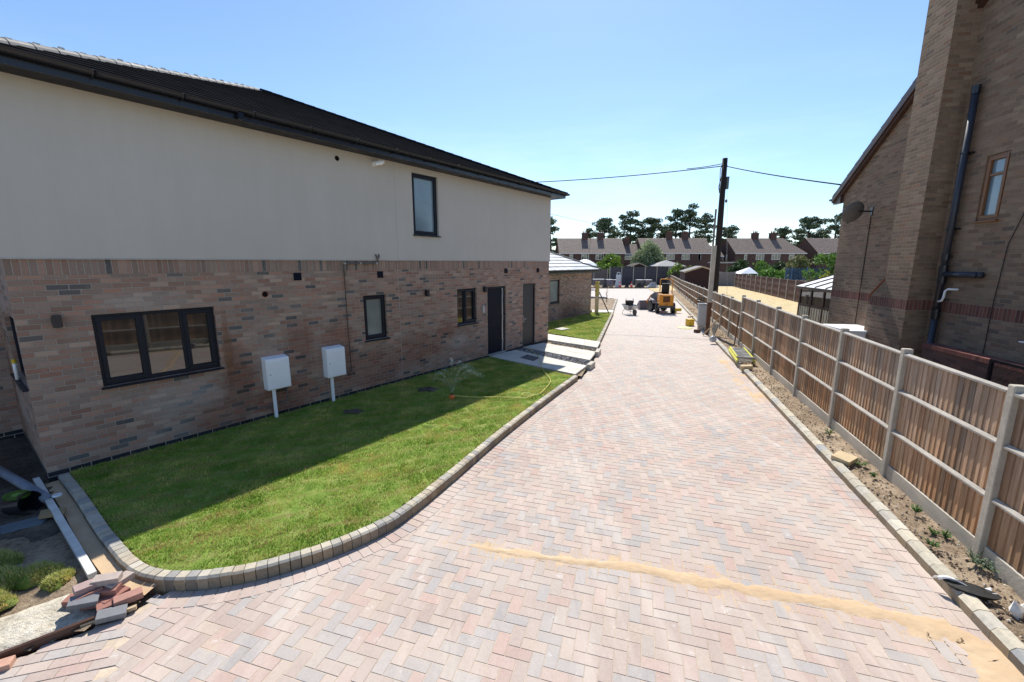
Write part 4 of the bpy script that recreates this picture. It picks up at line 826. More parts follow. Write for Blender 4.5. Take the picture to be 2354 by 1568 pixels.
b.build('roof', simple('opal polycarbonate', (.70, .70, .68), .3), t)
b = MB()
for u in (0, .2, .4, .6, .8, 1): b.tube([Vector(A).lerp(Vector(B_), u)+Vector((0, 0, .015)), Vector((X0, yr, zR)).lerp(Vector((X1-.9, yr, zR)), u)+Vector((0, 0, .015))], .022, 5)
b.build('glazing_bar', mats['wood_dk'], t); b = MB(); b.box(X0, X1+.12, Y0+.02, Y0+.1, zE-.07, zE+.02); b.build('eaves_beam', mats['wood_dk'], t)

# ------------------------------------------------------------ right-hand fence
Fn = thing('panel_fence', 'weathered timber panel fence with concrete posts along the right of the drive', 'fence', F0, R(90)-FH)
PS = [-3.84, -1.92, 0, 1.85, 3.78, 5.8, 7.8, 9.98, 12.1, 14.2, 16.4]
while PS[-1] < 59.5: PS.append(PS[-1]+(2.25 if PS[-1] < 40 else 2.4))
def ztop(s): return 1.80 if s < 12.05 else max(1.60-.010*(s-12), 1.34)
def make_panel(seed):
    random.seed(seed); b = MB(); n = 19; w = 1.0/n
    for i in range(n):
        k = random.uniform(.66, 1.3); tint = random.uniform(-.09, .08); b.col((k*(1+tint), k, k*(1-tint))); x0 = i*w; x1 = x0+w*1.12; y0 = random.uniform(-.001, .002); dz = random.uniform(-.006, .004)
        base = len(b.v)
        for z_ in (.0, .985): b.v += [(x0, y0+.016, z_+dz*.3), (x1, y0+.004, z_+dz*.3), (x1, y0-.004, z_), (x0, y0-.004, z_)]
        for f in ((0, 1, 5, 4), (1, 2, 6, 5), (2, 3, 7, 6), (3, 0, 4, 7), (4, 5, 6, 7)): b.face([base+j for j in f])
    return b
pan_me = []
for k in range(4): o = make_panel(k).build('panel', mats['board'], Fn); pan_me.append(o)
random.seed(11)
railb = MB(); railb.prism([(.018, 0), (.055, 0), (.055, .02), (.018, .045)], 'x', 0, 1); rail0 = railb.build('rail', mats['rail'], pan_me[0])
topb = MB(); topb.prism([(-.03, 0), (.06, 0), (.06, .022), (.015, .038), (-.03, .022)], 'x', 0, 1); top0 = topb.build('rail', mats['rail'], pan_me[0])
pb = MB(); pb.prism([(-.05, 0), (.05, 0), (.05, 1), (.05, 1)][:3]+[(-.05, 1)], 'y', -.05, .07)
post_b = MB(); post_b.box(-.043, .043, -.05, .06, -.3, 1.0); post0 = post_b.build('post', mats['concrete'], Fn, bevel=.008)
gb_b = MB(); gb_b.box(0, 1, -.02, .03, -.3, .15); grav0 = gb_b.build('gravel_board', mats['concrete'], Fn, bevel=.006)
first = [True, True, True]
for i, s_ in enumerate(PS):
    # concrete posts (solid box scaled in height above ground)
    zt_ = max(ztop(s_-.1), ztop(s_+.1))+.04
    p = post0 if first[0] else post0.copy()
    if not first[0]: link(p, Fn)
    first[0] = False; p.location = (s_, 0, 0); p.scale = (1, 1, zt_)
    if i == len(PS)-1: break
    s2 = PS[i+1]; x0_ = s_+.05; w_ = s2-s_-.1; zt_ = ztop((s_+s2)/2); g = grav0 if first[1] else grav0.copy()
    if not first[1]: link(g, Fn)
    first[1] = False; g.location = (x0_, 0, 0); g.scale = (w_, 1, 1)
    k = i % 4
    if i < 4: pn = pan_me[k]
    else: pn = pan_me[k].copy(); link(pn, Fn)
    hgt = zt_-.19; pn.location = (x0_, 0, .16); pn.scale = (w_, 1, hgt)
    for j, (zf, src) in enumerate(((.30, rail0), (.655, rail0), (.985, top0))):
        if i == 0 and j == 0: r_ = rail0
        elif i == 0 and j == 2: r_ = top0
        else: r_ = src.copy(); COL.objects.link(r_)
        r_.parent = pn; r_.location = (0, 0, zf+random.uniform(-.004, .004)); r_.scale = (1, 1, 1/hgt); r_.rotation_euler = (0, random.uniform(-.004, .004), 0)

# ------------------------------------------------------------ background fences
def simple_fence(name, label, P, Qv, n, z0, z1, m_board, m_post, out, group=None):
    P, Qv = Vector((*P, 0)), Vector((*Qv, 0)); L = (Qv-P).length; a = math.atan2((Qv-P).y, (Qv-P).x); t = thing(name, label, 'fence', (P.x, P.y, 0), a, group); st = L/n
    pm = gm_ = None
    for i in range(n+1):
        if pm is None: b = MB(); b.box(-.05, .05, -.06, .06, z0, z1+.05); pm = b.build('post', m_post, t)
        else: o = pm.copy(); link(o, t); o.location = (i*st, 0, 0)
        if i < n:
            if gm_ is None: b = MB(); b.box(.05, st-.05, -.015, .015, z0, z1); [b.box(.05, st-.05, out*.016, out*.05, z0+(z1-z0)*f, z0+(z1-z0)*f+.05) for f in (.33, .66, .97)]; gm_ = b.build('panel', m_board, t)
            else: o = gm_.copy(); link(o, t); o.location = (i*st, 0, 0)
    return t
mats['grey_fence'] = simple('dark slate grey fence board', (.075, .072, .085), .85, .2, 2, .2)
simple_fence('boundary_fence', 'dark grey panel fence across the end of the yard', (13.9, 61), (22.3, 61.2), 5, -.1, 2.4, mats['grey_fence'], mats['concrete'], -1)
simple_fence('boundary_fence', 'lower grey block-patterned fence at the left end of the yard', (2.0, 62.2), (13.8, 62), 6, -.1, 2.1, simple('grey brown board', (.15, .13, .12), .9), mats['concrete'], -1)
simple_fence('garden_fence', 'dark brown garden fence behind the dried lawn', (29.3, 56.2), (16.4, 12.5), 22, -.1, 1.6, mats['board_dk'], mats['rail'], -1)
t = thing('garden_wall', 'plain grey rendered wall at the back of the dried lawn', 'wall', (0, 0, 0)); b = MB(); b.box(27.6, 30.6, 58.5, 58.7, -.1, 1.75); b.build('wall_body', simple('grey rendered wall', (.24, .21, .20), .9), t)

# ------------------------------------------------------------ terraces
mats['wframe'] = simple('white window frame', (.75, .75, .74), .5, .05)
def terrace(label, x0, x1, Y, D, ze_, zr_, wins, chims, hipL=0, hipR=0, gablewin=False):
    t = thing('terraced_house', label, 'terraced houses', (0, 0, 0)); b = MB()
    b.poly([(x0, Y, -.2), (x1, Y, -.2), (x1, Y, ze_), (x0, Y, ze_)]); b.poly([(x0, Y+D, -.2), (x0, Y, -.2), (x0, Y, ze_), (x0, Y+D/2, zr_ if not hipL else ze_), (x0, Y+D, ze_)]); b.poly([(x1, Y, -.2), (x1, Y+D, -.2), (x1, Y+D, ze_), (x1, Y+D/2, zr_ if not hipR else ze_), (x1, Y, ze_)]); b.build('wall', mats['brick_t'], t)
    b = MB(); o_ = .3; sl = (zr_-ze_)/(D/2); zl_ = ze_-o_*sl+.05; A, B_ = (x0-.2, Y-o_, zl_), (x1+.2, Y-o_, zl_); A2, B2 = (x0-.2, Y+D+o_, zl_), (x1+.2, Y+D+o_, zl_); T0, T1 = (x0-.2+hipL, Y+D/2, zr_+.1), (x1+.2-hipR, Y+D/2, zr_+.1)
    roof_plane(b, A, B_, T1, T0, 16, .03); roof_plane(b, B2, A2, T0, T1, 16, .03)
    if hipR: roof_plane(b, B_, B2, T1, T1, 16, .03)
    if hipL: roof_plane(b, A2, A, T0, T0, 16, .03)
    rf = b.build('roof', mats['tile_brown'], t)
    b = MB(); b.box(x0-.2, x1+.2, Y-o_-.06, Y-o_-.01, zl_-.12, zl_-.0); b.build('gutter', mats['wframe'], t)
    for cx in chims:
        b = MB(); b.box(cx-.55, cx+.55, Y+D/2-.5, Y+D/2+.45, zr_-.6, zr_+1.0); b.box(cx-.62, cx+.62, Y+D/2-.57, Y+D/2+.52, zr_+1.001, zr_+1.13); c = b.build('chimney', mats['brick_t'], rf)
        for k in (-.3, .05, .35): b = MB(); b.lathe([(.12, 0), (.1, .35)], Matrix.Translation((cx+k, Y+D/2, zr_+1.13)), 10); b.build('chimney_pot', mats['terra'], c)
    for (wx_, ww, z0_, z1_) in wins:
        b = MB(); f = .07; a, c = wx_-ww/2, wx_+ww/2; b.box(a, c, Y-.05, Y+.01, z0_, z0_+f); b.box(a, c, Y-.05, Y+.01, z1_-f, z1_); b.box(a, a+f, Y-.05, Y+.01, z0_+f, z1_-f); b.box(c-f, c, Y-.05, Y+.01, z0_+f, z1_-f)
        n = 3 if ww > 1.2 else 1
        for k in range(1, n): x = a+ww*k/n; b.box(x-f/2, x+f/2, Y-.05, Y+.01, z0_+f, z1_-f)
        b.box(a+f, a+ww/max(n, 1)-f/2, Y-.048, Y+.008, z0_+(z1_-z0_)*.66, z0_+(z1_-z0_)*.66+.06)
        w_ = b.build('window', mats['wframe'], t); b = MB(); b.box(a+.02, c-.02, Y-.02, Y-.012, z0_+.02, z1_-.02); b.build('pane', mats['glass'], w_)
    if gablewin:
        for yy in (Y+D/2-.9, Y+D/2+.5): b = MB(); b.box(x0-.04, x0-.002, yy, yy+.55, 3.4, 4.6); b.build('window', mats['wframe'], t)
    return t
def XD(x, Y): return (x-1177)/FPX*(Y*math.cos(PITCH)+0)*1.0
def ZX(x): return (2040+x*.3188)*.613
def ZB(x): return (2600+x*.3188)*.613
YT = 84.0
def xw(px, Y=YT): return AT(px, 590, Y).x
def W4(a, c, up=True): x0_, x1_ = xw(ZX(a)), xw(ZX(c)); return ((x0_+x1_)/2, x1_-x0_, 3.55 if up else .9, 4.75 if up else 2.2)
def W5(a, c, up=True): x0_, x1_ = xw(ZB(a)), xw(ZB(c)); return ((x0_+x1_)/2, x1_-x0_, 3.55 if up else .9, 4.75 if up else 2.2)
def cxx(px): return AT(px, 545, YT+4).x
terrace('brown-roofed terrace block at the left of the far row, partly behind the bungalow', xw(1287), xw(1436), YT, 8, 4.95, 7.75, [W4(300, 340), W4(440, 528), W4(608, 702), W4(800, 830), W4(440, 528, False), W4(608, 702, False)], [cxx(1344), cxx(1380)])
terrace('low linking block with a lower roof between the first two terraces', xw(1436.5), xw(1478), YT+1.2, 6, 4.5, 6.6, [W4(960, 1050)], [cxx(1441)])
terrace('brown-roofed terrace block in the middle of the far row behind the pole', xw(1479), xw(1637), YT, 8, 4.95, 7.75, [W4(1440, 1535), W4(1620, 1712), W4(1812, 1845), W5(55, 90), W4(1310, 1365, False), W4(1440, 1520, False), W4(1780, 1860, False), W5(15, 100, False)], [cxx(1538), cxx(1574)])
terrace('low linking block between the middle and right terraces', xw(1638), xw(1672), YT+2, 6, 4.4, 6.3, [], [])
terrace('brown-roofed terrace block right of the pole with its gable end showing', xw(1690), xw(1850), YT, 8, 4.95, 7.75, [W5(598, 632), W5(735, 832), W5(920, 1022), W5(1125, 1185)], [cxx(1735), cxx(1776)], hipR=2.4, gablewin=True)
terrace('terrace block at the right end of the far row, gable against the trees', xw(1880), xw(2010), YT, 8, 4.95, 7.75, [], [])
t = thing('outbuilding', 'flat-roofed brick outbuilding below the right terrace', 'outbuilding', (0, 0, 0)); xa, xb = xw(1658, 74), xw(1700, 74); b = MB(); b.box(xa, xb, 74, 78, -.2, 2.9); b.build('wall', mats['brick_t'], t); b = MB(); b.box(xa-.3, xb+.6, 73.6, 78.2, 2.905, 3.15); b.build('roof', simple('pale felt roof', (.4, .38, .35), .9), t)

# ------------------------------------------------------------ trees and shrubs
def leafmesh(name, centers, size, n_per, cols, mat, parent, flat=.7, jitter=.12, up=False):
    V = []; C = []; tot = 0
    for (c, r) in centers:
        n = int(n_per*(r[0]*r[1]*r[2])**(2/3)); d = rng.normal(0, 1, (n, 3)); d /= np.linalg.norm(d, axis=1)[:, None]; q = d*(rng.uniform(.55, 1.05, (n, 1)))*np.array(r)+np.array(c)
        a = rng.normal(0, 1, (n, 3)); a /= np.linalg.norm(a, axis=1)[:, None]; bb = np.cross(a, rng.normal(0, 1, (n, 3))); bb /= np.linalg.norm(bb, axis=1)[:, None]
        s = size*rng.uniform(.5, 1.3, (n, 1)); V.append(np.stack([q-a*s-bb*s*.4, q+a*s-bb*s*.4, q+a*s*.7+bb*s*.5, q-a*s*.7+bb*s*.5], 1)); ci = rng.integers(0, len(cols), n); C.append(np.array(cols)[ci]*rng.uniform(1-jitter*2, 1+jitter*2, (n, 1))*rng.uniform(.8, 1.2)); tot += n
    V = np.concatenate(V).reshape(-1, 3); return fast_mesh(name, V, np.arange(tot*4).reshape(-1, 4), np.concatenate(C), mat, parent)
PINE = [(.07, .11, .055), (.10, .145, .065), (.055, .09, .05), (.13, .165, .08)]
def pine(label, pxc, ytop, wpx, Y, hcrown=.55, seed=0):
    random.seed(seed); top = AT(pxc, ytop, Y); x, z = top.x, top.z; w = wpx/FPX*Y*.5; hb = z*(1-hcrown)
    t = thing('pine_tree', label, 'pine tree', (x, Y, 0), 0, 'pine trees behind the terraces'); b = MB(); lean = random.uniform(-.6, .6)
    def tp(f): return Vector((lean*f*f, 0, z*f))
    b.tube([tp(f) for f in (0, .2, .4, .6, .8, .95)], [.38, .33, .28, .22, .13, .05], 8); cen = []
    n = int(12+w*2.2)
    for i in range(n):
        f = (hb/z)+(1-hb/z)*((i+.5)/n)**.9; a = i*2.4+random.uniform(-.5, .5); prof = math.sin(min(1, (1-f)/(1-hb/z)*1.15+.14)*math.pi*.62); rr = w*prof*random.uniform(.55, 1.0); p = tp(f); e = p+Vector((math.cos(a)*rr, math.sin(a)*rr, random.uniform(-.2, .9)))
        b.tube([p, p.lerp(e, .5)+Vector((0, 0, .15)), e], [.09, .06, .02], 5)
        for k in range(3): c = p.lerp(e, random.uniform(.55, 1.05))+Vector((random.uniform(-.5, .5), random.uniform(-.5, .5), random.uniform(-.1, .5))); q = random.uniform(.55, 1.05)*(.5+w*.14); cen.append(((c.x, c.y, c.z), (q*1.25, q*1.25, q*.6)))
    cen.append(((tp(.97).x, 0, z-.7), (.9, .9, .65))); b.build('trunk', mats['bark'], t, smooth=True); leafmesh('crown', cen, .2, 120, PINE, mats['needle'], t)
pine('tall pine showing just past the corner of the rendered house', 1268, 505, 60, 92, .75, 1); pine('small pine top left of the first chimney', 1347, 535, 22, 108, .4, 2)
pine('broad dark pine, left of the group of three over the terrace roof', 1392, 505, 74, 105, .55, 3); pine('tall dark pine in the middle of the group of three', 1453, 498, 72, 105, .62, 4); pine('spreading pine, right of the group of three', 1502, 510, 84, 104, .5, 5)
pine('open-branched pine left of the pair near the pole', 1556, 487, 56, 105, .6, 6); pine('tallest pine, with a pointed crown just left of the pole', 1590, 484, 62, 104, .65, 7); pine('thin pine directly behind the pole', 1626, 503, 46, 106, .55, 8)
pine('small dense pine just right of the pole', 1678, 527, 50, 106, .42, 9); pine('small round pine between the right terrace chimneys and the tall pines', 1800, 528, 34, 106, .45, 10); pine('large pine over the right terrace roof end', 1864, 504, 90, 105, .7, 11); pine('pine partly hidden by the gable house', 1926, 500, 54, 98, .7, 12)
def shrub(name, label, cat, pxc, pyt, wpx, Y, zb, cols, size=.14, dens=170, seed=0, drape=False, depth=None, group=None):
    random.seed(seed); top = AT(pxc, pyt, Y); w = wpx/FPX*Y*.5*1.3; h = (top.z-zb)*1.12; t = thing(name, label, cat, (top.x, Y, 0), 0, group); cen = []; b = MB(); n = int(9+w*5); dp = depth or w*.8
    for i in range(n):
        a = random.random()*6.28; rr = random.random()**.6; x = math.cos(a)*rr*w*.8; y = math.sin(a)*rr*dp*.8; zz_ = zb+h*(.25+.62*(1-rr**2)*random.uniform(.75, 1.05)); q = random.uniform(.2, .34)*min(w, h)
        cen.append(((x, y, zz_), (q*1.1, q*1.1, q*(1.5 if drape else .85)))); b.tube([(x*.15, y*.15, -.1), (x*.5, y*.5, zz_*.5), (x, y, zz_)], [.05, .035, .012], 5)
        if drape: cen.append(((x*1.1, y*1.1, zz_*.62), (q*.6, q*.6, q*1.7)))
    b.build('trunk' if cat == 'tree' else 'stem', mats['bark'], t); leafmesh('foliage' if cat != 'tree' else 'crown', cen, size, dens, cols, mats['leaf'], t); return t
GY = [(.16, .26, .04), (.22, .33, .05), (.11, .19, .03)]; GD = [(.035, .075, .022), (.05, .10, .03), (.03, .055, .02)]; OL = [(.16, .18, .06), (.11, .14, .05), (.2, .2, .08)]; WI = [(.28, .34, .17), (.36, .41, .23), (.2, .26, .12)]; BR = [(.12, .24, .04), (.17, .31, .05), (.08, .17, .03)]; YL = [(.42, .40, .04), (.3, .34, .05)]
shrub('shrub', 'bright green leafy bush above the left end of the grey fence', 'shrub', 1406, 593, 66, 68, .3, GY, .2, 110, 21); shrub('willow_tree', 'pale green weeping willow in front of the middle terrace', 'tree', 1492, 566, 66, 70, .3, WI, .13, 260, 22, True)
shrub('shrub', 'yellow-green bush beside the grey pavilion roof', 'shrub', 1556, 603, 34, 60, .3, GY, .18, 120, 23); shrub('shrub', 'thin yellowish bush right of the pavilion roof', 'shrub', 1586, 606, 24, 60, .3, OL, .15, 120, 24)
shrub('hedge', 'dark green conifer hedge behind the brown garden fence', 'hedge', 1705, 600, 56, 62, 0, GD, .2, 130, 25); shrub('shrub', 'green rounded bush right of the dark hedge', 'shrub', 1750, 604, 48, 60, 0, BR, .18, 120, 26); shrub('shrub', 'dark green bush in the middle behind the garden fence', 'shrub', 1790, 606, 50, 60, 0, GD, .18, 120, 27)
shrub('shrub', 'olive green feathery bush behind the trampoline', 'shrub', 1838, 586, 60, 57, 0, OL, .16, 160, 28); shrub('shrub', 'bright leafy shrub against the corner of the gable house', 'shrub', 1908, 568, 70, 42, 0, BR, .15, 150, 29, depth=2)
shrub('shrub', 'glossy laurel bush just above the brown garden fence', 'shrub', 1772, 618, 62, 50, 0, BR, .15, 150, 30); shrub('shrub', 'yellow-leaved bush beside the conservatory roof', 'shrub', 1898, 626, 40, 32, 0, YL, .09, 260, 31); shrub('shrub', 'straw-coloured bush behind the garden fence near the conservatory', 'shrub', 1862, 633, 28, 38, 0, OL, .1, 220, 32)
shrub('shrub', 'small green shrubs behind the bungalow roof', 'shrub', 1318, 592, 26, 66, .3, GD, .18, 130, 33)

# garden structures
def shed(label, pxl, pxr, pyap, Y, depth, ang, wallm, roofm, zb=-.1, name='garden_shed', eh=.5, trim='timber', cat='shed'):
    a = AT(pxl, 640, Y).x; c = AT(pxr, 640, Y).x; zt_ = AT(pxl, pyap, Y).z; w = (c-a)/2; t = thing(name, label, cat, ((a+c)/2, Y, 0), ang); ze_ = zt_-eh
    b = MB(); b.prism([(-w+.1, zb), (w-.1, zb), (w-.1, ze_), (0, zt_-.05), (-w+.1, ze_)], 'y', 0, depth); b.build('wall', wallm, t)
    for sgn, nm in ((-1, 'roof'), (1, 'roof')):
        b = MB(); P = [(sgn*w, ze_-.02), (0, zt_), (0, zt_+.05), (sgn*(w+.02), ze_+.03)]; b.prism(P, 'y', -.12, depth+.1); b.build(nm, roofm, t)
        b = MB(); P = [(sgn*w, ze_-.1), (0, zt_-.08), (0, zt_+.06), (sgn*(w+.03), ze_+.04)]; b.prism(P, 'y', -.15, -.122); b.build('barge_board', mats[trim], t)
    return t
felt = simple('grey green felt', (.22, .22, .21), .9); dkw = simple('red brown shed timber', (.045, .018, .016), .8, .3)
shed('dark brown garden shed with orange bargeboards behind the fence', 1574, 1650, 613, 40.5, 3.4, R(-14), dkw, felt, trim='timber')
shed('low grey-roofed shed left of the brown shed', 1543, 1582, 620, 64, 3, R(-5), simple('dark shed timber', (.05, .045, .045), .8), felt, trim='board_dk'); shed('small dark-roofed shed above the grey yard fence', 1449, 1486, 605, 66, 3, 0, dkw, simple('black felt', (.03, .03, .03), .9), trim='timber')
t = thing('pavilion', 'grey pyramid pavilion roof on posts right of the yard fence', 'pavilion', (AT(1530, 620, 66).x, 66, 0)); b = MB(); zt_ = AT(1530, 598, 66).z; n = 4; w = 2.3
b.v = [(-w, -w, zt_-.9), (w, -w, zt_-.9), (w, w, zt_-.9), (-w, w, zt_-.9), (0, 0, zt_)]; [b.face(f) for f in ([0, 1, 4], [1, 2, 4], [2, 3, 4], [3, 0, 4])]; b.build('roof', simple('grey canvas', (.33, .32, .31), .9), t); b = MB(); [b.box(x-.05, x+.05, y-.05, y+.05, -.1, zt_-.9) for x in (-2.1, 2.1) for y in (-2.1, 2.1)]; b.build('post', mats['timber'], t)
t = thing('parasol', 'white open parasol behind the bungalow roof', 'parasol', (AT(1345, 600, 52).x, 52, 0)); b = MB(); zt_ = AT(1345, 596, 52).z; b.lathe([(1.5, zt_-.75), (1.1, zt_-.42), (.5, zt_-.1), (.02, zt_)], None, 12); b.build('canopy', mats['white_pl'], t); b = MB(); b.tube([(0, 0, -.1), (0, 0, zt_-.02)], .03, 8); b.build('pole', mats['galv'], t)
t = thing('gazebo', 'white pointed gazebo roof showing above the brown garden fence', 'gazebo', (AT(1713, 620, 58).x, 58, 0)); zt_ = AT(1713, 614, 58).z; b = MB(); w = 1.15; b.v = [(-w, -w, zt_-.85), (w, -w, zt_-.85), (w, w, zt_-.85), (-w, w, zt_-.85), (.6, 0, zt_)]; [b.face(f) for f in ([0, 1, 4], [1, 2, 4], [2, 3, 4], [3, 0, 4])]; b.build('roof', mats['white_pl'], t); b = MB(); [b.box(x-.04, x+.04, y-.04, y+.04, -.1, zt_-.85) for x in (-1.1, 1.1) for y in (-1.1, 1.1)]; b.build('post', mats['white_pl'], t)
# trampoline
cx_ = AT(1855, 630, 46); t = thing('trampoline', 'trampoline with blue safety net and padded poles behind the garden fence', 'trampoline', (cx_.x, 46, 0)); zt_ = AT(1855, 615, 46).z; b = MB()
foam = simple('blue foam', (.12, .2, .3), .7)
for k in range(8): a = k*math.pi/4+.2; b = MB(); b.tube([(1.9*math.cos(a), 1.9*math.sin(a), -.1), (1.9*math.cos(a), 1.9*math.sin(a), zt_)], .06, 8); b.build('pole', foam, t)
nm = NT('blue net', .9, .1); nm.base((.06, .11, .17)); tp = nm.n('ShaderNodeBsdfTransparent'); mx = nm.n('ShaderNodeMixShader'); mx.inputs[0].default_value = .45; nm.t.links.new(nm.p.outputs[0], mx.inputs[1]); nm.t.links.new(tp.outputs[0], mx.inputs[2]); nm.t.links.new(mx.outputs[0], nm.t.nodes['Material Output'].inputs[0])
b = MB(); n = 24
for k in range(n): a = 2*math.pi*k/n; b.v += [(1.85*math.cos(a), 1.85*math.sin(a), .7), (1.85*math.cos(a), 1.85*math.sin(a), zt_-.05)]
for k in range(n): j = (k+1) % n; b.face([2*k, 2*j, 2*j+1, 2*k+1])
b.build('net', nm.m, t); b = MB(); b.lathe([(1.5, .68), (2.0, .68), (2.0, .74), (1.5, .74), (1.5, .68)], None, 24, cap=False); b.build('pad', simple('blue pad', (.05, .12, .25), .6), t)

# ------------------------------------------------------------ poles and wires
pb_ = AT(1643.5, 668, 22.9); pb_.z = -.1; t = thing('utility_pole', 'tall dark wooden utility pole beside the fence', 'utility pole', (pb_.x, pb_.y, 0)); ph = AT(1667, 364, pb_.y); PT = Vector((ph.x-pb_.x, 0, ph.z))
b = MB(); b.tube([(0, 0, -.2), PT*.3, PT*.6, PT], [.175, .165, .15, .125], 14); b.build('pole_shaft', mats['wood_pole'], t, smooth=True); pf = lambda z: PT*(z/PT.z)
HP_ = PT.z; b = MB(); q = pf(HP_-1.2); b.box(q.x+.13, q.x+.24, -.12, .06, HP_-1.5, HP_-.9); b.build('junction_box', simple('green grey box', (.10, .13, .12), .5), t)
b = MB(); q = pf(HP_-.35); b.tube([(q.x-.14, -.03, HP_-.38), (q.x-.2, 0, HP_-.5), (q.x-.17, -.05, HP_-1.7), (q.x-.23, -.04, HP_-1.4), (q.x-.15, -.06, HP_-.9)], .018, 6); b.tube([(q.x+.13, 0, HP_-.37), (q.x-.15, 0, HP_-.37)], .055, 8); b.build('cable_clamp', mats['black'], t)
def wire(label, A, B_, sag, r=.02, kink=False):
    A, B_ = Vector(A), Vector(B_); n = 24; P = [A.lerp(B_, i/n)-Vector((0, 0, sag*4*(i/n)*(1-i/n))) for i in range(n+1)]; b = MB(); b.tube(P, r, 6); return tag(b.build('overhead_cable', mats['wire'], smooth=True), label, 'cable')
wt0 = Vector((pb_.x+pf(HP_).x, pb_.y, HP_-.36)); e1 = AT(1180, 421, 26); wire('thick overhead cable running left from the utility pole over the house roof', wt0, e1, .12, .022); wire('overhead cable running right from the utility pole to the gable house eave', wt0, RP(-.05, .06, 5.12), .05, .02)
wire('twisted cable wrapped along the left overhead line near the pole', wt0+Vector((0, 0, .12)), wt0.lerp(e1, .16), .03, .018)
st_ = wt0+Vector((.22, 0, -.95)); g_ = Vector((AT(1668, 700, pb_.y+2).x, pb_.y+2, 0)); t = thing('stay_wire', 'thin stay wire with dark insulator hanging down right of the utility pole', 'stay wire', (0, 0, 0)); b = MB(); b.tube([st_, AT(1671, 690, pb_.y+.8)], .007, 5); b.build('wire', mats['galv'], t); ip = AT(1669.5, 462, pb_.y+.25); b = MB(); b.lathe([(.02, -.09), (.055, -.05), (.06, 0), (.055, .05), (.02, .09)], Matrix.Translation(ip), 12); b.build('insulator', mats['black'], t, smooth=True)
b = MB(); a0 = AT(1265, 492, 60); a1 = AT(1375, 516, 100); b.tube([a0, a1], .03, 4); tag(b.build('overhead_cable', mats['galv']), 'faint distant cable sloping down above the left pines', 'cable')
# concrete stub in front of the fence
cb = G(1625, 767, -.08); t0_ = AT(1641, 565, cb.y); t = thing('concrete_post', 'pale square concrete post standing in front of the fence, left of the utility pole', 'post', (cb.x, cb.y, 0), R(-12)); b = MB(); b.box(-.085, .085, -.085, .085, 1.3, t0_.z); b.build('post_shaft', mats['concrete'], t, bevel=.01)
b = MB(); b.box(-.08, .08, -.08, .08, -.1, 1.299); b.build('brown_base', simple('brown stained stub', (.12, .06, .035), .85, .3, 4), t, bevel=.006)
t1_ = AT(1646, 481, 46); t = thing('distant_pole', 'thin distant grey pole top seen left of the utility pole', 'pole', (t1_.x, 46, 0)); b = MB(); b.tube([(0, 0, -.1), (0, 0, t1_.z)], .1, 8); b.build('pole_shaft', mats['pipe_gr'], t)
# cabinet
cp = AT(1614, 722, 19.9); t = thing('utility_cabinet', 'light grey upright meter cabinet beside the concrete post', 'cabinet', (cp.x, cp.y, 0), R(-14)); b = MB(); b.box(-.19, .19, -.12, .12, .1, 1.08); b.build('cabinet_body', mats['steelgrey'], t, bevel=.02); b = MB(); b.box(-.21, .21, -.14, .14, 1.082, 1.12); b.build('cap', mats['steelgrey'], t, bevel=.01); b = MB(); b.box(-.15, .15, -.09, .09, -.15, .099); b.build('plinth', mats['concrete'], t); b = MB(); b.box(-.165, .165, -.136, -.122, .14, 1.04); b.build('door', mats['steelgrey'], t, bevel=.004)
b = MB(); b.tube([(cp.x-.12+.14*math.cos(k*.7)*(1+.02*k), cp.y+.09*math.sin(k*.7), 1.15+.012*k) for k in range(22)], .018, 5); tag(b.build('cable_coil', mats['wire'], smooth=True), 'black coiled cable lying on top of the grey cabinet', 'cable')

# ------------------------------------------------------------ items by the fence
def Z6(x, y): return ((2300+x*.3189)*.613, (1000+y*.3189)*.613)
def bar(name, label, cat, A, B_, w, h, mat, group=None):
    A, B_ = Vector(A), Vector(B_); L = (B_-A).length; b = MB(); b.box(-w/2, w/2, 0, L, -h/2, h/2); o = b.build(name, mat); o.location = A; d = (B_-A).normalized(); o.rotation_mode = 'QUATERNION'; o.rotation_quaternion = d.to_track_quat('Y', 'Z'); return tag(o, label, cat, group)
pA = G(*Z6(1005, 745)); fp = FL(14.2)+fn*.1; bar('timber_prop', 'pale timber prop leaning from the kerb up to the fence post', 'prop', (pA.x-.2, pA.y-.9, -.08), (fp.x, fp.y, 1.15), .07, .05, mats['timber'], 'props against the fence')
fp2 = FL(12.1)+fn*.1; pB = G(*Z6(1350, 885)); bar('timber_prop', 'thin dark prop leaning on the fence nearer the ladder', 'prop', (pB.x-.02, pB.y-.5, -.04), (fp2.x, fp2.y, 1.15), .035, .035, mats['wood_dk'], 'props against the fence')
q = G(*Z6(1150, 815)); bar('concrete_offcut', 'pale rectangular board leaning on the soil behind the utility pole foot', 'board', (q.x, q.y, -.05), (q.x+.35, q.y+.35, .42), .2, .06, mats['timber']); q = G(*Z6(985, 770), -.1); b = MB(); b.box(-.13, .13, -.08, .08, 0, .14); tag(b.build('block', mats['brick_t'], loc=(q.x, q.y, -.12), rz=.4, bevel=.006), 'brown block on the paving at the foot of the leaning prop', 'block')
q = G(*Z6(905, 590)); b = MB(); b.box(-.25, .25, -.07, .07, 0, .08); tag(b.build('timber_offcut', mats['timber'], loc=(q.x, q.y, -.03), rz=R(50), bevel=.005), 'short pale timber offcut on the far soil strip', 'offcut')
q = G(*Z6(898, 695), -.12); t = thing('spirit_level_box', 'small yellow tool box standing on the drive by the kerb', 'tool box', (q.x, q.y, -.12), R(15)); yel = simple('yellow plastic', (.62, .40, .03), .5); b = MB(); b.box(-.16, .16, -.14, .14, 0, .3); b.build('box_body', yel, t, bevel=.015); b = MB(); b.box(-.17, .17, -.15, .15, .302, .34); b.build('lid', yel, t, bevel=.01); t['category'] = 'tool box'
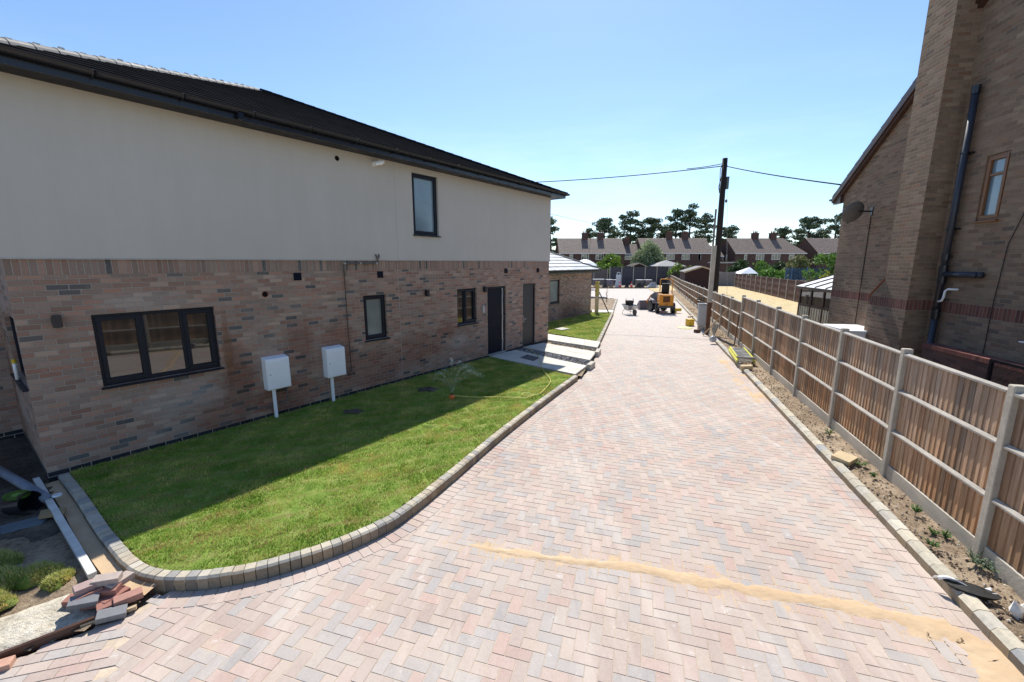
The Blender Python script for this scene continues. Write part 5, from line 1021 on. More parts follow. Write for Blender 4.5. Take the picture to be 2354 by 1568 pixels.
b = MB(); b.lathe([(.34, 0), (.34, .02), (.33, .024)], None, 20); q2 = G(*Z6(840, 722), -.12); tag(b.build('plastic_disc', simple('pale yellow plastic', (.65, .6, .25), .5), loc=(q2.x, q2.y, -.119)), 'flat pale yellow plastic disc lying on the drive beside the yellow box', 'plastic disc')
# grey blue object on soil beside pole foot
q = G(*Z6(1160, 870)); b = MB(); b.lathe([(.12, 0), (.13, .1), (.1, .16), (.02, .17)], Matrix.Rotation(R(70), 4, 'X'), 14); tag(b.build('paint_tub', mats['steelgrey'], loc=(q.x, q.y, .05)), 'grey plastic tub tipped over on the soil below the pole', 'tub')
# folding ladder
q = G(*Z6(1460, 1075)); t = thing('folding_ladder', 'folded aluminium ladder with yellow stiles lying on the soil strip', 'ladder', (q.x+.16, q.y+.1, .03), R(-20)); yl = simple('yellow ladder stile', (.62, .60, .08), .4); al = simple('bright aluminium', (.62, .64, .66), .28, .05, 5, 0, metal=.8)
for lay in (0, 1):
    for sx in (-.24, .24): b = MB(); b.box(sx*(1-lay*.12)-.02, sx*(1-lay*.12)+.02, -.95, .95, lay*.075, lay*.075+.065); b.build('stile', yl, t)
    for k in range(8): y = -.8+k*.23; b = MB(); b.box(-.22+lay*.03, .22-lay*.03, y-.04, y+.04, lay*.075+.02, lay*.075+.05); b.build('rung', al, t)
b = MB(); b.box(-.25, .25, -1.0, -.8, .142, .165); b.build('platform', simple('black rubber tread', (.02, .02, .025), .6), t)
def slab_block(name, label, q, sx, sy, sz, rz, mat, zo=-.03, cat='block'):
    b = MB(); b.box(-sx/2, sx/2, -sy/2, sy/2, 0, sz); o = b.build(name, mat, loc=(q.x, q.y, zo), rz=rz, bevel=.008); o.rotation_euler = (R(4), R(-5), rz); return tag(o, label, cat)
buff = simple('buff concrete', (.55, .43, .26), .9, .12, 9, .4); slab_block('concrete_block', 'pale block lying at the near end of the ladder', G(*Z6(1565, 1195)), .3, .16, .12, R(-12), buff)
def W8(x, y): return ((2600+x*.866)*.613, (1200+y*.866)*.613)
slab_block('concrete_slab', 'square buff concrete slab on the soil strip beside the weeds', G(*W8(632, 608))+Vector((.09, .02, 0)), .27, .25, .075, R(28), buff, -.01, 'slab')
# rubble, rags
q = G(*W8(1180, 1160)); b = MB(); n = 10
for i in range(n+1):
    for j in range(4): u = i/n; b.v.append((q.x-.17+.34*u, q.y+.12-.2*u+.06*j/3-.03, .01+.05*math.sin(j*1.3+u*3)*.6+.03*math.sin(u*7)))
for i in range(n):
    for j in range(3): b.face([i*4+j, (i+1)*4+j, (i+1)*4+j+1, i*4+j+1])
o = b.build('plastic_scrap', mats['white_pl'], smooth=True); o.modifiers.new('s', 'SOLIDIFY').thickness = .006; tag(o, 'torn white and black plastic scrap half buried beside the kerb', 'plastic scrap')
b = MB(); b.lathe([(.02, 0), (.13, .01), (.15, .04), (.06, .05)], Matrix.Diagonal((1.3, .6, 1, 1)), 14); tag(b.build('rubber_scrap', simple('black rubber', (.015, .015, .015), .5), loc=(q.x+.02, q.y-.03, -.02), rz=-.6), 'black rubber scrap under the white plastic beside the kerb', 'rubber scrap')
q = G(*W8(1400, 1268)); V = []; F = []; C = []; clod(V, F, C, (q.x, q.y, .02), .09, (.75, .72, .66)); clod(V, F, C, (q.x+.09, q.y+.02, .015), .06, (.7, .68, .62)); tag(fast_mesh('stone', V, F, C, mats['clod']), 'white lump of broken concrete at the near end of the soil strip', 'stone')
def weed(label, q, r, h, n, cols, seed):
    random.seed(seed); t = thing('weed', label, 'weed', (q.x, q.y, -.02), 0, 'weeds on the soil strip'); b = MB(); V = []; C = []
    for i in range(n):
        a = random.random()*6.28; rr = r*random.random()**.7; e = Vector((math.cos(a)*rr, math.sin(a)*rr, h*random.uniform(.4, 1))); b.tube([(0, 0, 0), e*.5+Vector((0, 0, .01)), e], .0018, 3, False)
        for k in range(5): p = e*random.uniform(.4, 1.05); d1 = Vector((random.gauss(0, 1), random.gauss(0, 1), random.gauss(0, .5))).normalized()*.014; d2 = Vector((-d1.y, d1.x, .004))*.6; V += [tuple(p-d1), tuple(p-d2), tuple(p+d1), tuple(p+d2)]; c = random.choice(cols); C.append(c)
    b.build('stem', simple('green stem', (.09, .15, .04), .7), t) if seed == 40 else b.build('stem', bpy.data.materials['green stem'], t); fast_mesh('leaves', V, np.arange(len(V)).reshape(-1, 4), C, mats['leaf'], t)
for i, (x, y, r, h, lb) in enumerate(((590, 495, .1, .13, 'small weed clump against the gravel board beyond the buff slab'), (722, 625, .11, .08, 'low weed just beside the buff slab'), (780, 672, .06, .06, 'tiny weed between the buff slab and the post'), (965, 830, .06, .12, 'upright weed below the middle of the near fence panel'), (1042, 925, .07, .07, 'small weed in the leaf litter'), (1092, 940, .06, .1, 'weed nearest the kerb below the near post'), (1038, 975, .09, .09, 'dark green weed clump in the leaf litter by the near post'), (1225, 1050, .1, .14, 'grey-green weed at the foot of the near concrete post'), (1280, 1075, .13, .1, 'spreading grey-green weed right of the near post'))): weed(lb, G(*W8(x, y)), r, h, 26, [(.10, .2, .04), (.15, .28, .07), (.07, .13, .03)] if i < 7 else [(.16, .22, .13), (.2, .27, .17)], 40+i)

# ------------------------------------------------------------ sprinkler, water, hose
org = simple('orange plastic', (.75, .16, .03), .4); q = Vector((-1.35, 9.14, 0)); t = thing('sprinkler', 'small orange lawn sprinkler at the edge of the shade', 'sprinkler', q); b = MB(); b.lathe([(.07, .0), (.07, .04), (.045, .07), (.03, .09)], None, 14); b.build('base', org, t); b = MB(); b.lathe([(.025, .091), (.022, .12), (.012, .13)], None, 12); b.build('nozzle', mats['black'], t)
wm_ = NT('water spray', .15, .5); wm_.base((.85, .9, .92)); tp = wm_.n('ShaderNodeBsdfTransparent'); mx = wm_.n('ShaderNodeMixShader'); mx.inputs[0].default_value = .74; wm_.t.links.new(wm_.p.outputs[0], mx.inputs[1]); wm_.t.links.new(tp.outputs[0], mx.inputs[2]); wm_.t.links.new(mx.outputs[0], wm_.t.nodes['Material Output'].inputs[0])
V = []; F = []; rr = random.Random(5)
for (ax_, ay_, vz, n) in [(.03, .0, 3.9, 260), (-.55, .1, 3.0, 210), (-.25, -.1, 3.3, 120), (.30, .1, 3.7, 200), (.62, .12, 3.5, 260), (.85, -.1, 3.2, 240), (1.1, .2, 2.9, 160), (-.75, .2, 2.5, 110), (.5, -.3, 3.5, 160)]:
    for i in range(n):
        tt = rr.random()**.8*(2*vz/9.81)*.72; s_ = .006+.05*tt; x = q.x+ax_*tt*1.55+rr.gauss(0, s_); y = q.y+ay_*tt+rr.gauss(0, s_); z = .13+vz*tt-4.9*tt*tt+rr.gauss(0, s_)
        if z < .03: continue
        r_ = rr.uniform(.0016, .0036); L = r_*rr.uniform(1.5, 4.5); vx_, vz_ = ax_*1.55, vz-9.8*tt; vl = math.hypot(vx_, vz_)+.01; d = Vector((vx_/vl, 0, vz_/vl))*L; base = len(V); nrm_ = Vector((-d.z, 0, d.x)).normalized()*r_; P = Vector((x, y, z))
        V += [tuple(P-d), tuple(P+nrm_), tuple(P+Vector((0, r_, 0))), tuple(P-nrm_), tuple(P-Vector((0, r_, 0))), tuple(P+d)]
        for k in range(4): F.append([base, base+1+k, base+1+(k+1) % 4]); F.append([base+5, base+1+(k+1) % 4, base+1+k])
tag(fast_mesh('water_spray', V, F, None, wm_.m), 'fan of fine water jets rising from the lawn sprinkler', 'water', kind='stuff')
HS = [(-1.3, 9.17), (-1.0, 9.12), (-.5, 9.08), (.08, 9.04), (.35, 9.06), (.5, 9.2), (.45, 9.36), (.28, 9.4), (.2, 9.28), (.35, 9.13), (.62, 9.3), (.8, 9.75), (.95, 10.2), (1.0, 10.6), (.9, 11.2), (.85, 11.8), (.88, 12.6), (.85, 13.2), (.75, 13.8), (.6, 14.5), (.4, 14.92)]
Pp = smooth(HS, 2); Pp = [Vector((p.x, p.y, (.055 if p.y > 11.3 and p.y < 15 else .05)+.006*math.sin(i*.7))) for i, p in enumerate(Pp)]; b = MB(); b.tube(Pp, .0085, 7); tag(b.build('garden_hose', simple('yellow hose', (.62, .55, .12), .45), smooth=True), 'yellow garden hose looping over the lawn from the store door to the sprinkler', 'hose')

# ------------------------------------------------------------ wheelbarrow
q = G(1448, 723.5, -.12); q = Vector((7.2, 25.9, -.12)); t = thing('wheelbarrow', 'metal wheelbarrow holding a black tub on the far drive', 'wheelbarrow', q, R(12))
b = MB(); b.v = [(-.22, -.28, .3), (.22, -.28, .3), (.22, .2, .3), (-.22, .2, .3), (-.32, -.5, .58), (.32, -.5, .58), (.32, .45, .62), (-.32, .45, .62)]; [b.face(f) for f in ([0, 1, 2, 3], [0, 4, 5, 1], [1, 5, 6, 2], [2, 6, 7, 3], [3, 7, 4, 0])]; o = b.build('tray', mats['galv'], t); o.modifiers.new('s', 'SOLIDIFY').thickness = .012
b = MB(); [b.tube([(s*.24, .95, .55), (s*.24, .3, .3), (s*.16, -.3, .24), (s*.05, -.62, .2)], .016, 8) for s in (-1, 1)]; [b.tube([(s*.24, .3, .3), (s*.27, .42, .0)], .015, 8) for s in (-1, 1)]; b.tube([(-.27, .42, .0), (.27, .42, .0)], .012, 8); b.build('frame', mats['galv'], t)
b = MB(); b.lathe([(.19, -.04), (.2, 0), (.19, .04), (.1, .04), (.1, -.04)], Matrix.Translation((0, -.66, .2)) @ Matrix.Rotation(R(90), 4, 'Y'), 20); b.build('wheel', mats['black'], t)
b = MB(); b.lathe([(.2, .62-.25), (.26, .8), (.27, .82), (.23, .82), (.19, .5)], Matrix.Translation((0, .05, .02)), 18); [b.tube([(s*.24, .05, .82), (s*.24, .05, .93), (s*.2, .05, .95)], .02, 6) for s in (-1, 1)]; tag(b.build('rubber_tub', simple('black rubber tub', (.012, .012, .012), .6), loc=q, rz=R(12)), 'black rubber tub sitting in the wheelbarrow', 'tub')

# ------------------------------------------------------------ mini loader (articulated, seen from behind)
q = Vector((9.5, 26.1, -.12)); t = thing('mini_loader', 'orange articulated mini loader parked on the drive, seen from behind', 'loader', q, R(-12)); orm = simple('orange machine paint', (.66, .25, .012), .38, .1, 5, .04, spec=.5); gm_ = simple('machine dark grey', (.06, .062, .07), .5)
b = MB(); b.prism([(0, .42), (0, 1.12), (.1, 1.2), (.95, 1.2), (1.1, .95), (1.1, .42)], 'x', -.42, .42); b.build('engine_cover', orm, t, bevel=.03)
b = MB(); b.box(-.2, .2, -.014, -.001, .72, 1.08); [b.box(-.19, .19, -.026, -.015, .74+k*.055, .765+k*.055) for k in range(6)]; b.build('grille', simple('rusty brown grille', (.14, .06, .025), .7), t); b = MB(); b.box(-.1, .1, -.008, -.001, .6, .635); b.build('name_plate', mats['black'], t)
b = MB(); b.box(-.5, .5, -.06, .04, .38, .5); b.build('rear_bumper', gm_, t, bevel=.01)
def wheel(x, y, r=.33, w=.22, par=None):
    b = MB(); b.lathe([(r*.6, -w/2), (r*.93, -w/2), (r, -w/2+.03), (r, w/2-.03), (r*.93, w/2), (r*.6, w/2)], Matrix.Translation((x, y, r)) @ Matrix.Rotation(R(90), 4, 'Y'), 24)
    for k in range(18): a = k*math.pi/9; M_ = Matrix.Translation((x, y, r)) @ Matrix.Rotation(a, 4, 'X') @ Matrix.Translation((0, 0, r)); b.box(-w*.45, w*.45, -.018, .018, -.01, .02, M_)
    o = b.build('wheel', mats['black'], par or t); b = MB(); b.lathe([(r*.59, -w/2+.04), (r*.5, -w/2+.06), (r*.5, w/2-.06), (r*.59, w/2-.04)], Matrix.Translation((x, y, r)) @ Matrix.Rotation(R(90), 4, 'Y'), 20); b.build('rim', orm, o)
wheel(-.46, .42); wheel(.46, .42)
b = MB(); b.prism([(.75, 1.2), (1.2, 1.2), (1.2, 1.3), (.85, 1.32), (.78, 1.85), (.68, 1.85), (.7, 1.3)], 'x', -.23, .23); b.build('seat', simple('black vinyl seat', (.012, .012, .014), .5), t, bevel=.04)
b = MB(); [b.tube([(s*.36, .45, 1.18), (s*.36, .5, 2.05), (s*.3, .52, 2.12)], .028, 8) for s in (-1, 1)]; b.tube([(-.3, .52, 2.12), (.3, .52, 2.12)], .028, 8); b.build('roll_bar', orm, t, smooth=True)
b = MB(); b.tube([(0, 1.3, 1.25), (0, 1.5, 1.5)], .02, 8); b.lathe([(.14, -.012), (.17, 0), (.14, .012), (.13, 0)], Matrix.Translation((0, 1.48, 1.52)) @ Matrix.Rotation(R(25), 4, 'X'), 20, cap=False); b.build('steering_wheel', mats['black'], t)
b = MB(); b.lathe([(.05, 1.12+1), (.055, 1.16+1), (.04, 1.22+1)], Matrix.Translation((.0, .52, 0)), 12); b.build('beacon', simple('amber lens', (.7, .5, .1), .3), t)
Mf = Matrix.Translation((-.12, 1.35, 0)) @ Matrix.Rotation(R(24), 4, 'Z')
def xf(b): b.v = [tuple(Mf @ Vector(v)) for v in b.v]; return b
b = MB(); b.prism([(0, .4), (0, .95), (.35, 1.25), (.75, 1.05), (.85, .4)], 'x', -.33, .33); xf(b).build('front_chassis', gm_, t, bevel=.02)
for sx in (-.46, .46):
    b = MB(); r, w = .33, .22; b.lathe([(r*.6, -w/2), (r*.93, -w/2), (r, -w/2+.03), (r, w/2-.03), (r*.93, w/2), (r*.6, w/2)], Mf @ Matrix.Translation((sx, .45, r)) @ Matrix.Rotation(R(90), 4, 'Y'), 24); b.build('wheel', mats['black'], t)
    b = MB(); b.prism([(.0, .55), (.1, .76), (.45, .84), (.8, .76), (.82, .72), (.45, .79), (.13, .71), (.04, .55)], 'x', sx-.13, sx+.13); xf(b).build('mudguard', simple('pale grey mudguard', (.3, .3, .33), .5), t)
b = MB(); [b.tube([(s*.25, .3, 1.2), (s*.25, .9, 1.0), (s*.25, 1.4, .45)], .045, 8) for s in (-1, 1)]; xf(b).build('lift_arm', orm, t)
b = MB(); b.prism([(1.35, .05), (1.4, .62), (1.5, .62), (1.95, .12), (1.95, .05)], 'x', -.75, .75); xf(b).build('bucket', simple('worn purple grey bucket', (.2, .17, .19), .5, metal=.3), t, bevel=.01)
b = MB(); b.box(-.06, .06, -.12, .12, 0, .12); b.box(-.05, .4, -.1, .1, .121, .3); tag(b.build('compactor_frame', simple('bright yellow plant paint', (.65, .45, .03), .45), loc=(10.25, 26.6, -.12), rz=.2, bevel=.01), 'low yellow compactor plate between the loader and the kerb', 'compactor')

# ------------------------------------------------------------ bungalow corner props
q = G(1362, 716, -.1); qc = HP; e = bfar+Vector((.42, .3, 0)); t = thing('timber_board', 'tall sawn board wrapped in yellow sheeting at the bungalow corner', 'board', (e.x, e.y, -.1), R(20)); b = MB(); b.box(-.11, .11, -.04, .04, 0, 1.35); b.build('board', mats['timber'], t); b = MB(); n = 12
for i in range(n+1):
    z = 1.15+.85*i/n
    for k in range(8): a = k*math.pi/4; r_ = .13+.03*math.sin(i*1.7+k*2.1); b.v.append((r_*math.cos(a)*1.05, r_*math.sin(a)*.5, z))
for i in range(n):
    for k in range(8): b.face([i*8+k, i*8+(k+1) % 8, (i+1)*8+(k+1) % 8, (i+1)*8+k])
b.face([n*8+k for k in range(8)]); b.build('yellow_wrap', simple('yellow sheeting', (.50, .40, .10), .6, .25, 6, .5, .02), t, smooth=True)
bar('prop', 'black diagonal strut propping the bungalow corner', 'prop', (e.x+.75, e.y-.2, -.08), (e.x+.15, e.y+.1, 1.25), .05, .05, mats['black'])
# ------------------------------------------------------------ yard clutter far away
def Z5(x, y): return ((2150+x*.19116)*.613, (1000+y*.19116)*.613)
def pallet(label, x0, x1, y0, Y, colr, group='wrapped block packs in the yard', wrap=None):
    a = AT(*Z5(x0, 300), Y).x; c = AT(*Z5(x1, 300), Y).x; zt_ = max(AT(*Z5(x0, y0), Y).z, .5); t = thing('block_pack', label, 'block pack', ((a+c)/2, Y, -.1), random.uniform(-.1, .1), group); w = (c-a)/2
    b = MB(); [b.box(-w, w, -.5+k*.4, -.4+k*.4, 0, .02) for k in range(3)]; [b.box(-w, -w+.1, -.5, .5, .02, .12), b.box(-.05, .05, -.5, .5, .02, .12), b.box(w-.1, w, -.5, .5, .02, .12), b.box(-w, w, -.5, .5, .121, .14)]; b.build('pallet', mats['timber'], t)
    b = MB(); n = max(3, int(w*2/.25)); rows = max(3, int(zt_/.2))
    for i in range(n):
        for j in range(rows): k = random.uniform(.8, 1.2); b.col(sc3((1, 1, 1), k)); b.box(-w+.02+i*(2*w-.04)/n+.004, -w+.02+(i+1)*(2*w-.04)/n-.004, -.48, .48, .142+j*(zt_-.04)/rows+.003, .142+(j+1)*(zt_-.04)/rows-.003)
    b.build('blocks', simple('pack blocks', colr, .8, .2, attr=True), t); b = MB(); b.box(-w-.01, w+.01, -.5, .5, .145+zt_-.03, .17+zt_-.03); b.build('cover', wrap or mats['white_pl'], t)
random.seed(3)
pallet('long low pack of grey blocks with white cover at the left of the yard', 385, 600, 250, 58, (.16, .14, .15)); pallet('purple-grey wrapped block pack left of the white bag', 640, 770, 255, 57.5, (.18, .16, .2)); pallet('dark block pack directly behind the white bag', 785, 850, 262, 58.3, (.1, .1, .11)); pallet('block pack with white top right of the cones', 1235, 1375, 262, 57.5, (.2, .17, .16)); pallet('block pack with white top nearest the right yard fence', 1400, 1530, 262, 57, (.15, .13, .14))
mound_mats = dict(y=mats['sand'], d=simple('dark debris', (.04, .038, .036), .9, .4, 4), w=simple('grey sheet', (.35, .36, .37), .6, .3, 3), b=mats['soil'])
def mound(name, label, x0, x1, ytop, Y, mk, seed, cat='heap'):
    a = AT(*Z5(x0, 380), Y).x; c = AT(*Z5(x1, 380), Y).x; zt_ = AT(*Z5(x0, ytop), Y).z+.1; w = (c-a)/2; b = MB(); n, m_ = 20, 12
    for i in range(n+1):
        for j in range(m_+1): u = i/n*2-1; v = j/m_*2-1; rr_ = min(1, math.hypot(u, v)); h = max(0, (1-rr_**1.6))*zt_*(1+.7*nz(u*2, v*2, 1.3, seed))+.05*nz(u*5, v*5, 1, seed); b.v.append((u*w, v*w*.7, h if rr_ < 1 else -.05))
    for i in range(n):
        for j in range(m_): b.face([i*(m_+1)+j, (i+1)*(m_+1)+j, (i+1)*(m_+1)+j+1, i*(m_+1)+j+1])
    return tag(b.build(name, mound_mats[mk], loc=((a+c)/2, Y, -.1)), label, cat)
mound('sand_heap', 'small yellow sand heap at the left of the yard', 400, 520, 335, 55, 'y', 1); mound('debris_heap', 'dark debris heap left of the traffic cones', 560, 690, 345, 54.5, 'd', 2); mound('debris_heap', 'low dark debris heap between the two traffic cones', 1000, 1100, 335, 54.5, 'd', 3); mound('debris_heap', 'dark debris heap right of the second cone', 1200, 1400, 310, 55, 'd', 4)
mound('sheeted_heap', 'grey sheeted heap beside the yard fence corner', 1420, 1690, 315, 54, 'w', 5); mound('debris_heap', 'small brown earth heap between the sand heap and the white bag', 700, 790, 350, 54.5, 'b', 6)
a = AT(*Z5(880, 380), 54.8); t = thing('bulk_bag', 'pale blue-grey builders bag standing among the yard clutter', 'bulk bag', (a.x, 54.8, -.1)); b = MB(); n = 10
for i in range(7):
    for k in range(n): an = 2*math.pi*k/n; r_ = .42*(1+.1*math.sin(i*1.4))*(1-.09*i*.6); b.v.append((r_*math.cos(an), r_*math.sin(an), i*.26))
for i in range(6):
    for k in range(n): b.face([i*n+k, i*n+(k+1) % n, (i+1)*n+(k+1) % n, (i+1)*n+k])
b.face([6*n+k for k in range(n)]); b.build('bag', simple('pale woven bag', (.5, .54, .58), .8, .2), t, smooth=True); b = MB(); [b.tube([(s*.15, 0, 1.5), (s*.2, 0, 1.85), (s*.02, 0, 1.9)], .03, 6) for s in (-1, 1)]; b.build('lifting_loop', mats['white_pl'], t)
def cone(x, lb):
    a = AT(*Z5(x, 380), 53.6); t = thing('traffic_cone', lb, 'traffic cone', (a.x, 53.6, -.1), 0, 'traffic cones in the yard'); re = simple('cone red', (.7, .06, .02), .5); b = MB(); b.box(-.22, .22, -.22, .22, 0, .05); b.build('base', re, t); b = MB(); b.lathe([(.17, .05), (.03, .8)], None, 14); b.build('cone_body', re, t); b = MB(); b.lathe([(.122, .3), (.092, .48), (.088, .48), (.115, .3)], None, 14, cap=False); b.build('reflective_band', mats['white_pl'], t)
cone(915, 'left red traffic cone, in front of the pale builders bag'); cone(1140, 'right red traffic cone, between the debris heaps')
t = thing('sapling', 'small dead sapling on the soil bed beyond the bungalow', 'sapling', G(1394, 696, -.1)); b = MB()
for k in range(9): a = k*1.7; b.tube([(0, 0, .1*k), (.15*math.cos(a), .15*math.sin(a), .1*k+.3)], [.015, .005], 4)
b.tube([(0, 0, 0), (0, 0, 1.1)], [.025, .01], 6); b.build('stem', mats['bark'], t)
t = MB(); random.seed(9)
for i in range(26): u = random.random(); p = Vector((6.5, 37.3, 0)).lerp(Vector((8.8, 36.4, 0)), u); t.box(p.x-.12, p.x+.12, p.y-.12, p.y+.12, -.12, random.uniform(-.02, .12))
tag(t.build('rubble', simple('grey rubble', (.35, .33, .31), .9, .3)), 'row of broken grey blocks edging the soil bed', 'rubble', kind='stuff')

# ------------------------------------------------------------ left foreground plot
b = MB(); kx = [(p.x, p.y) for p in kc_off(KCs, .19) if p.x < -3.4]; kx2 = [(p.x, p.y) for p in kc_off(KCs, .06) if p.x < -3.4]
for i in range(len(kx)-1): b.poly([(*kx[i], -.06), (*kx[i+1], -.06), (*kx2[i+1], -.05), (*kx2[i], -.05)])
structure(b.build('sand_haunch', mats['sand']))
bar('timber_plank', 'long white-faced plank lying beside the kerb up to the house corner', 'plank', (-4.12, 3.68, -.02), (-6.7, 5.52, .0), .065, .05, simple('white painted plank', (.62, .61, .57), .6, .15, 4, .2))
b = MB(); nx_, ny_ = 60, 40
for i in range(nx_+1):
    for j in range(ny_+1):
        u, v = i/nx_, j/ny_; p = Vector((-3.5, 3.32, 0)).lerp(Vector((-5.2, 1.9, 0)), u)+Vector((-.64, .77, 0))*(.02+.62*v); e = min(u*8, v*8, (1-v)*5, 1); b.v.append((p.x, p.y, -.115+.05*e+.02*nz(p.x, p.y, 2, 3)+.01*nz(p.x, p.y, 9, 7)))
for i in range(nx_):
    for j in range(ny_): b.face([i*(ny_+1)+j, i*(ny_+1)+j+1, (i+1)*(ny_+1)+j+1, (i+1)*(ny_+1)+j])
structure(b.build('cement_ground', mats['sandslab'], smooth=True))
# turf offcuts
V0 = [(-4.98, 3.62, .22), (-4.72, 3.74, .17), (-4.45, 3.66, .12), (-4.85, 3.42, .17), (-4.7, 3.35, .13), (-5.2, 3.5, .2), (-4.58, 3.12, .12), (-5.35, 3.9, .18)]
PITS = []
for i, (x, y, r_) in enumerate(V0):
    lab = ['largest clod of turf at the left edge of the plot', 'turf clod nearest the plank', 'small turf clod beside the block heap', 'turf clod in the middle of the heap of offcuts', 'small turf clod in front of the offcut heap', 'turf clod at the far left of the offcuts', 'turf clod nearest the camera at the left edge', 'shaded turf clod behind the others'][i]
    t = thing('turf_clod', lab, 'turf clod', (x, y, -.1), random.random()*3, 'turf offcuts on the building plot'); b = MB(); n, m_ = 12, 6
    for j in range(m_+1):
        for k in range(n): a = 2*math.pi*k/n; f = math.sin(math.pi*(.5*j/m_)+.0); rr_ = r_*math.cos(math.pi/2*j/m_*.98)*(1+.25*math.sin(3*a+i)); b.v.append((rr_*math.cos(a), rr_*math.sin(a)*.8, .12*f*(r_/.17)))
    for j in range(m_):
        for k in range(n): b.face([j*n+k, j*n+(k+1) % n, (j+1)*n+(k+1) % n, (j+1)*n+k])
    b.build('soil_root', mats['turf'], t, smooth=True); N = 1500; a = rng.uniform(0, 6.28, N); q_ = np.sqrt(rng.random(N))*.98; X = np.cos(a)*q_*r_*(1+.25*np.sin(3*a+i)); Y = np.sin(a)*q_*r_*.8; Z = .12*(r_/.17)*np.sqrt(np.clip(1-q_**2, 0, 1)); la = rng.uniform(0, 6.28, N); h = rng.uniform(.015, .05, N); w = .004
    Vv = np.zeros((N, 3, 3)); Vv[:, 0] = np.stack([X-w*np.cos(la), Y-w*np.sin(la), Z-.004], 1); Vv[:, 1] = np.stack([X+w*np.cos(la), Y+w*np.sin(la), Z-.004], 1); Vv[:, 2] = np.stack([X+h*.7*np.sin(la), Y-h*.7*np.cos(la), Z+h], 1)
    cc = np.array([(.40, .46, .13), (.52, .52, .2), (.56, .5, .25), (.28, .36, .09)])[rng.integers(0, 4, N)]; fast_mesh('grass_top', Vv.reshape(-1, 3), np.arange(N*3).reshape(-1, 3), cc, mats['blade'], t)
# loose pavers
pvm = simple('loose block paver', (1, 1, 1), .85, .15, 20, .4, attr=True)
def paver(x, y, z, rz, tilt, c, label, standing=0):
    b = MB(); b.col(c); b.box(-.1, .1, -.05, .05, -.03, .03); o = b.build('paver', pvm, bevel=.005); o.location = (x, y, z); o.rotation_euler = (tilt, tilt*.6+standing, rz); tag(o, label, 'paver', 'loose pavers at the kerb corner')
RD, GR, PU = (.30, .14, .11), (.2, .2, .21), (.36, .26, .24); gens = ['red-brown paver flat at the bottom middle of the heap', 'red-brown paver under the right side of the heap', 'red-brown paver at the left back of the heap', 'red-brown paver in the second layer below the pale top ones', 'tilted red-brown paver at the left front of the heap', 'red-brown paver furthest left of the heap', 'red-brown paver at the right front of the heap']
for a in ((-3.78, 3.36, -.03, .3, .05, RD), (-3.66, 3.42, -.03, 1.2, -.05, RD), (-3.87, 3.45, -.02, .9, .1, RD), (-3.74, 3.43, .035, .2, .1, RD), (-3.84, 3.36, .04, .9, -.1, RD), (-3.96, 3.38, -.03, .1, .1, RD), (-3.62, 3.34, -.04, .8, .05, RD)): paver(*a, gens.pop(0))
paver(-3.86, 3.40, .10, .95, .12, PU, 'pale purple paver lying on top of the heap'); paver(-3.82, 3.30, .03, .55, .3, GR, 'dark grey paver leaning against the front of the heap'); paver(-3.76, 3.47, .11, .35, .08, (.40, .33, .29), 'dusty pale paver at the back of the heap top'); paver(-3.52, 3.40, -.02, .78, .05, (.36, .19, .15), 'reddish paver beside the kerb corner, right of the heap')
paver(-3.54, 3.25, -.055, .6, .25, GR, 'single dark paver lying loose at the edge of the paving'); paver(-4.02, 2.78, -.10, .5, .0, (.48, .28, .2), 'orange-red paver at the broken paving edge, lower left'); paver(-3.7, 3.52, .05, 1.4, .05, (.38, .31, .27), 'pale paver propped between the plank end and heap')
p0, p1 = Vector((-3.62, 3.24, -.09)), Vector((-5.3, 1.8, -.09)); bar('edging_board', 'dark timber edging board along the unfinished paving edge', 'edging board', p0, p1, .03, .09, mats['wood_dk'])
bar('timber_batten', 'yellowish batten along the unfinished paving edge by the heap', 'batten', (-3.42, 3.36, -.08), (-3.78, 3.12, -.08), .04, .03, mats['timber'])
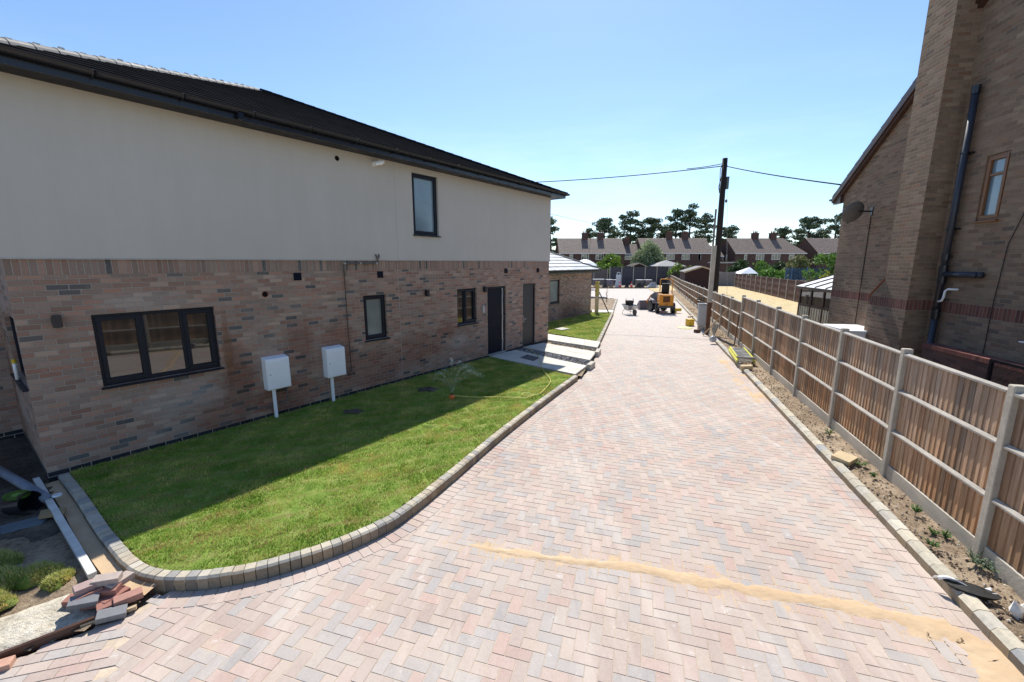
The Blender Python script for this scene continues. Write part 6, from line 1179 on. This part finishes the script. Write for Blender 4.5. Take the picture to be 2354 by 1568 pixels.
# shaded clutter by the house corner
b = MB(); P1, P2 = Vector((-8.3, 6.1, .1)), Vector((-5.95, 4.98, .02)); b.tube([P1, P2], .055, 14); tag(b.build('drain_pipe', simple('blue grey plastic pipe', (.17, .19, .23), .4), smooth=True), 'blue-grey plastic pipe lying in the shade by the house corner', 'pipe')
b = MB(); b.lathe([(.045, 0), (.05, .01), (.045, .02), (.028, .02), (.025, .01), (.028, 0), (.045, 0)], None, 20, cap=False); tag(b.build('tape_roll', simple('white tape roll', (.75, .78, .82), .3), loc=(-5.87, 5.02, .04)), 'white tape roll shining at the end of the blue-grey pipe', 'tape roll')
b = MB(); b.v = [(-.16, -.02, 0), (.0, -.12, 0), (.2, .02, 0), (.04, .12, 0), (-.16, -.02, .03), (0, -.12, .03), (.2, .02, .03), (.04, .12, .03)]; [b.face(f) for f in ([4, 5, 6, 7], [0, 1, 5, 4], [1, 2, 6, 5], [2, 3, 7, 6], [3, 0, 4, 7])]; tag(b.build('plywood_offcut', simple('yellow brown ply', (.30, .21, .11), .8), loc=(-5.63, 4.72, -.02), rz=-.3), 'yellow-brown plywood offcut lying across the plank', 'offcut')
t = thing('bucket', 'black bucket tipped over with a green rim in the shade by the pipe', 'bucket', (-6.15, 4.85, .03), 0); M_ = Matrix.Rotation(R(80), 4, 'Y') @ Matrix.Rotation(.4, 4, 'Z'); b = MB(); b.lathe([(.11, -.12), (.14, .13), (.135, .13), (.105, -.11)], M_, 20); b.build('bucket_body', mats['black'], t); b = MB(); b.lathe([(.12, -.0), (.05, .0), (.05, -.01), (.12, -.01)], Matrix.Translation((0, -.02, .135)) @ Matrix.Rotation(R(10), 4, 'Y'), 16); b.build('green_lining', simple('green plastic', (.16, .28, .05), .5), t)
slab_block('slate_offcut', 'flat blue-grey slab lying in the shade in front of the bucket', Vector((-5.85, 4.55, 0)), .5, .22, .03, R(25), simple('blue grey slab', (.10, .13, .15), .7), -.09, 'slab')
random.seed(4)
for i, (x, y, a_) in enumerate(((-6.6, 4.35, .4), (-6.9, 4.6, 1.1), (-7.2, 4.2, .2), (-6.95, 4.1, .8), (-7.4, 4.75, .5))):
    b = MB(); b.col(RD); b.box(-.1, .1, -.05, .05, -.03, .03); o = b.build('brick', pvm, loc=(x, y, -.06), bevel=.004); o.rotation_euler = (.1, .1, a_); tag(o, ['red brick nearest the bucket on the shaded ground', 'second red brick behind the one by the bucket', 'red brick at the left of the scattered shaded bricks', 'red brick lying nearest the turf clods in the shade', 'farthest red brick of those scattered in the shade'][i], 'brick', 'bricks on the shaded plot')
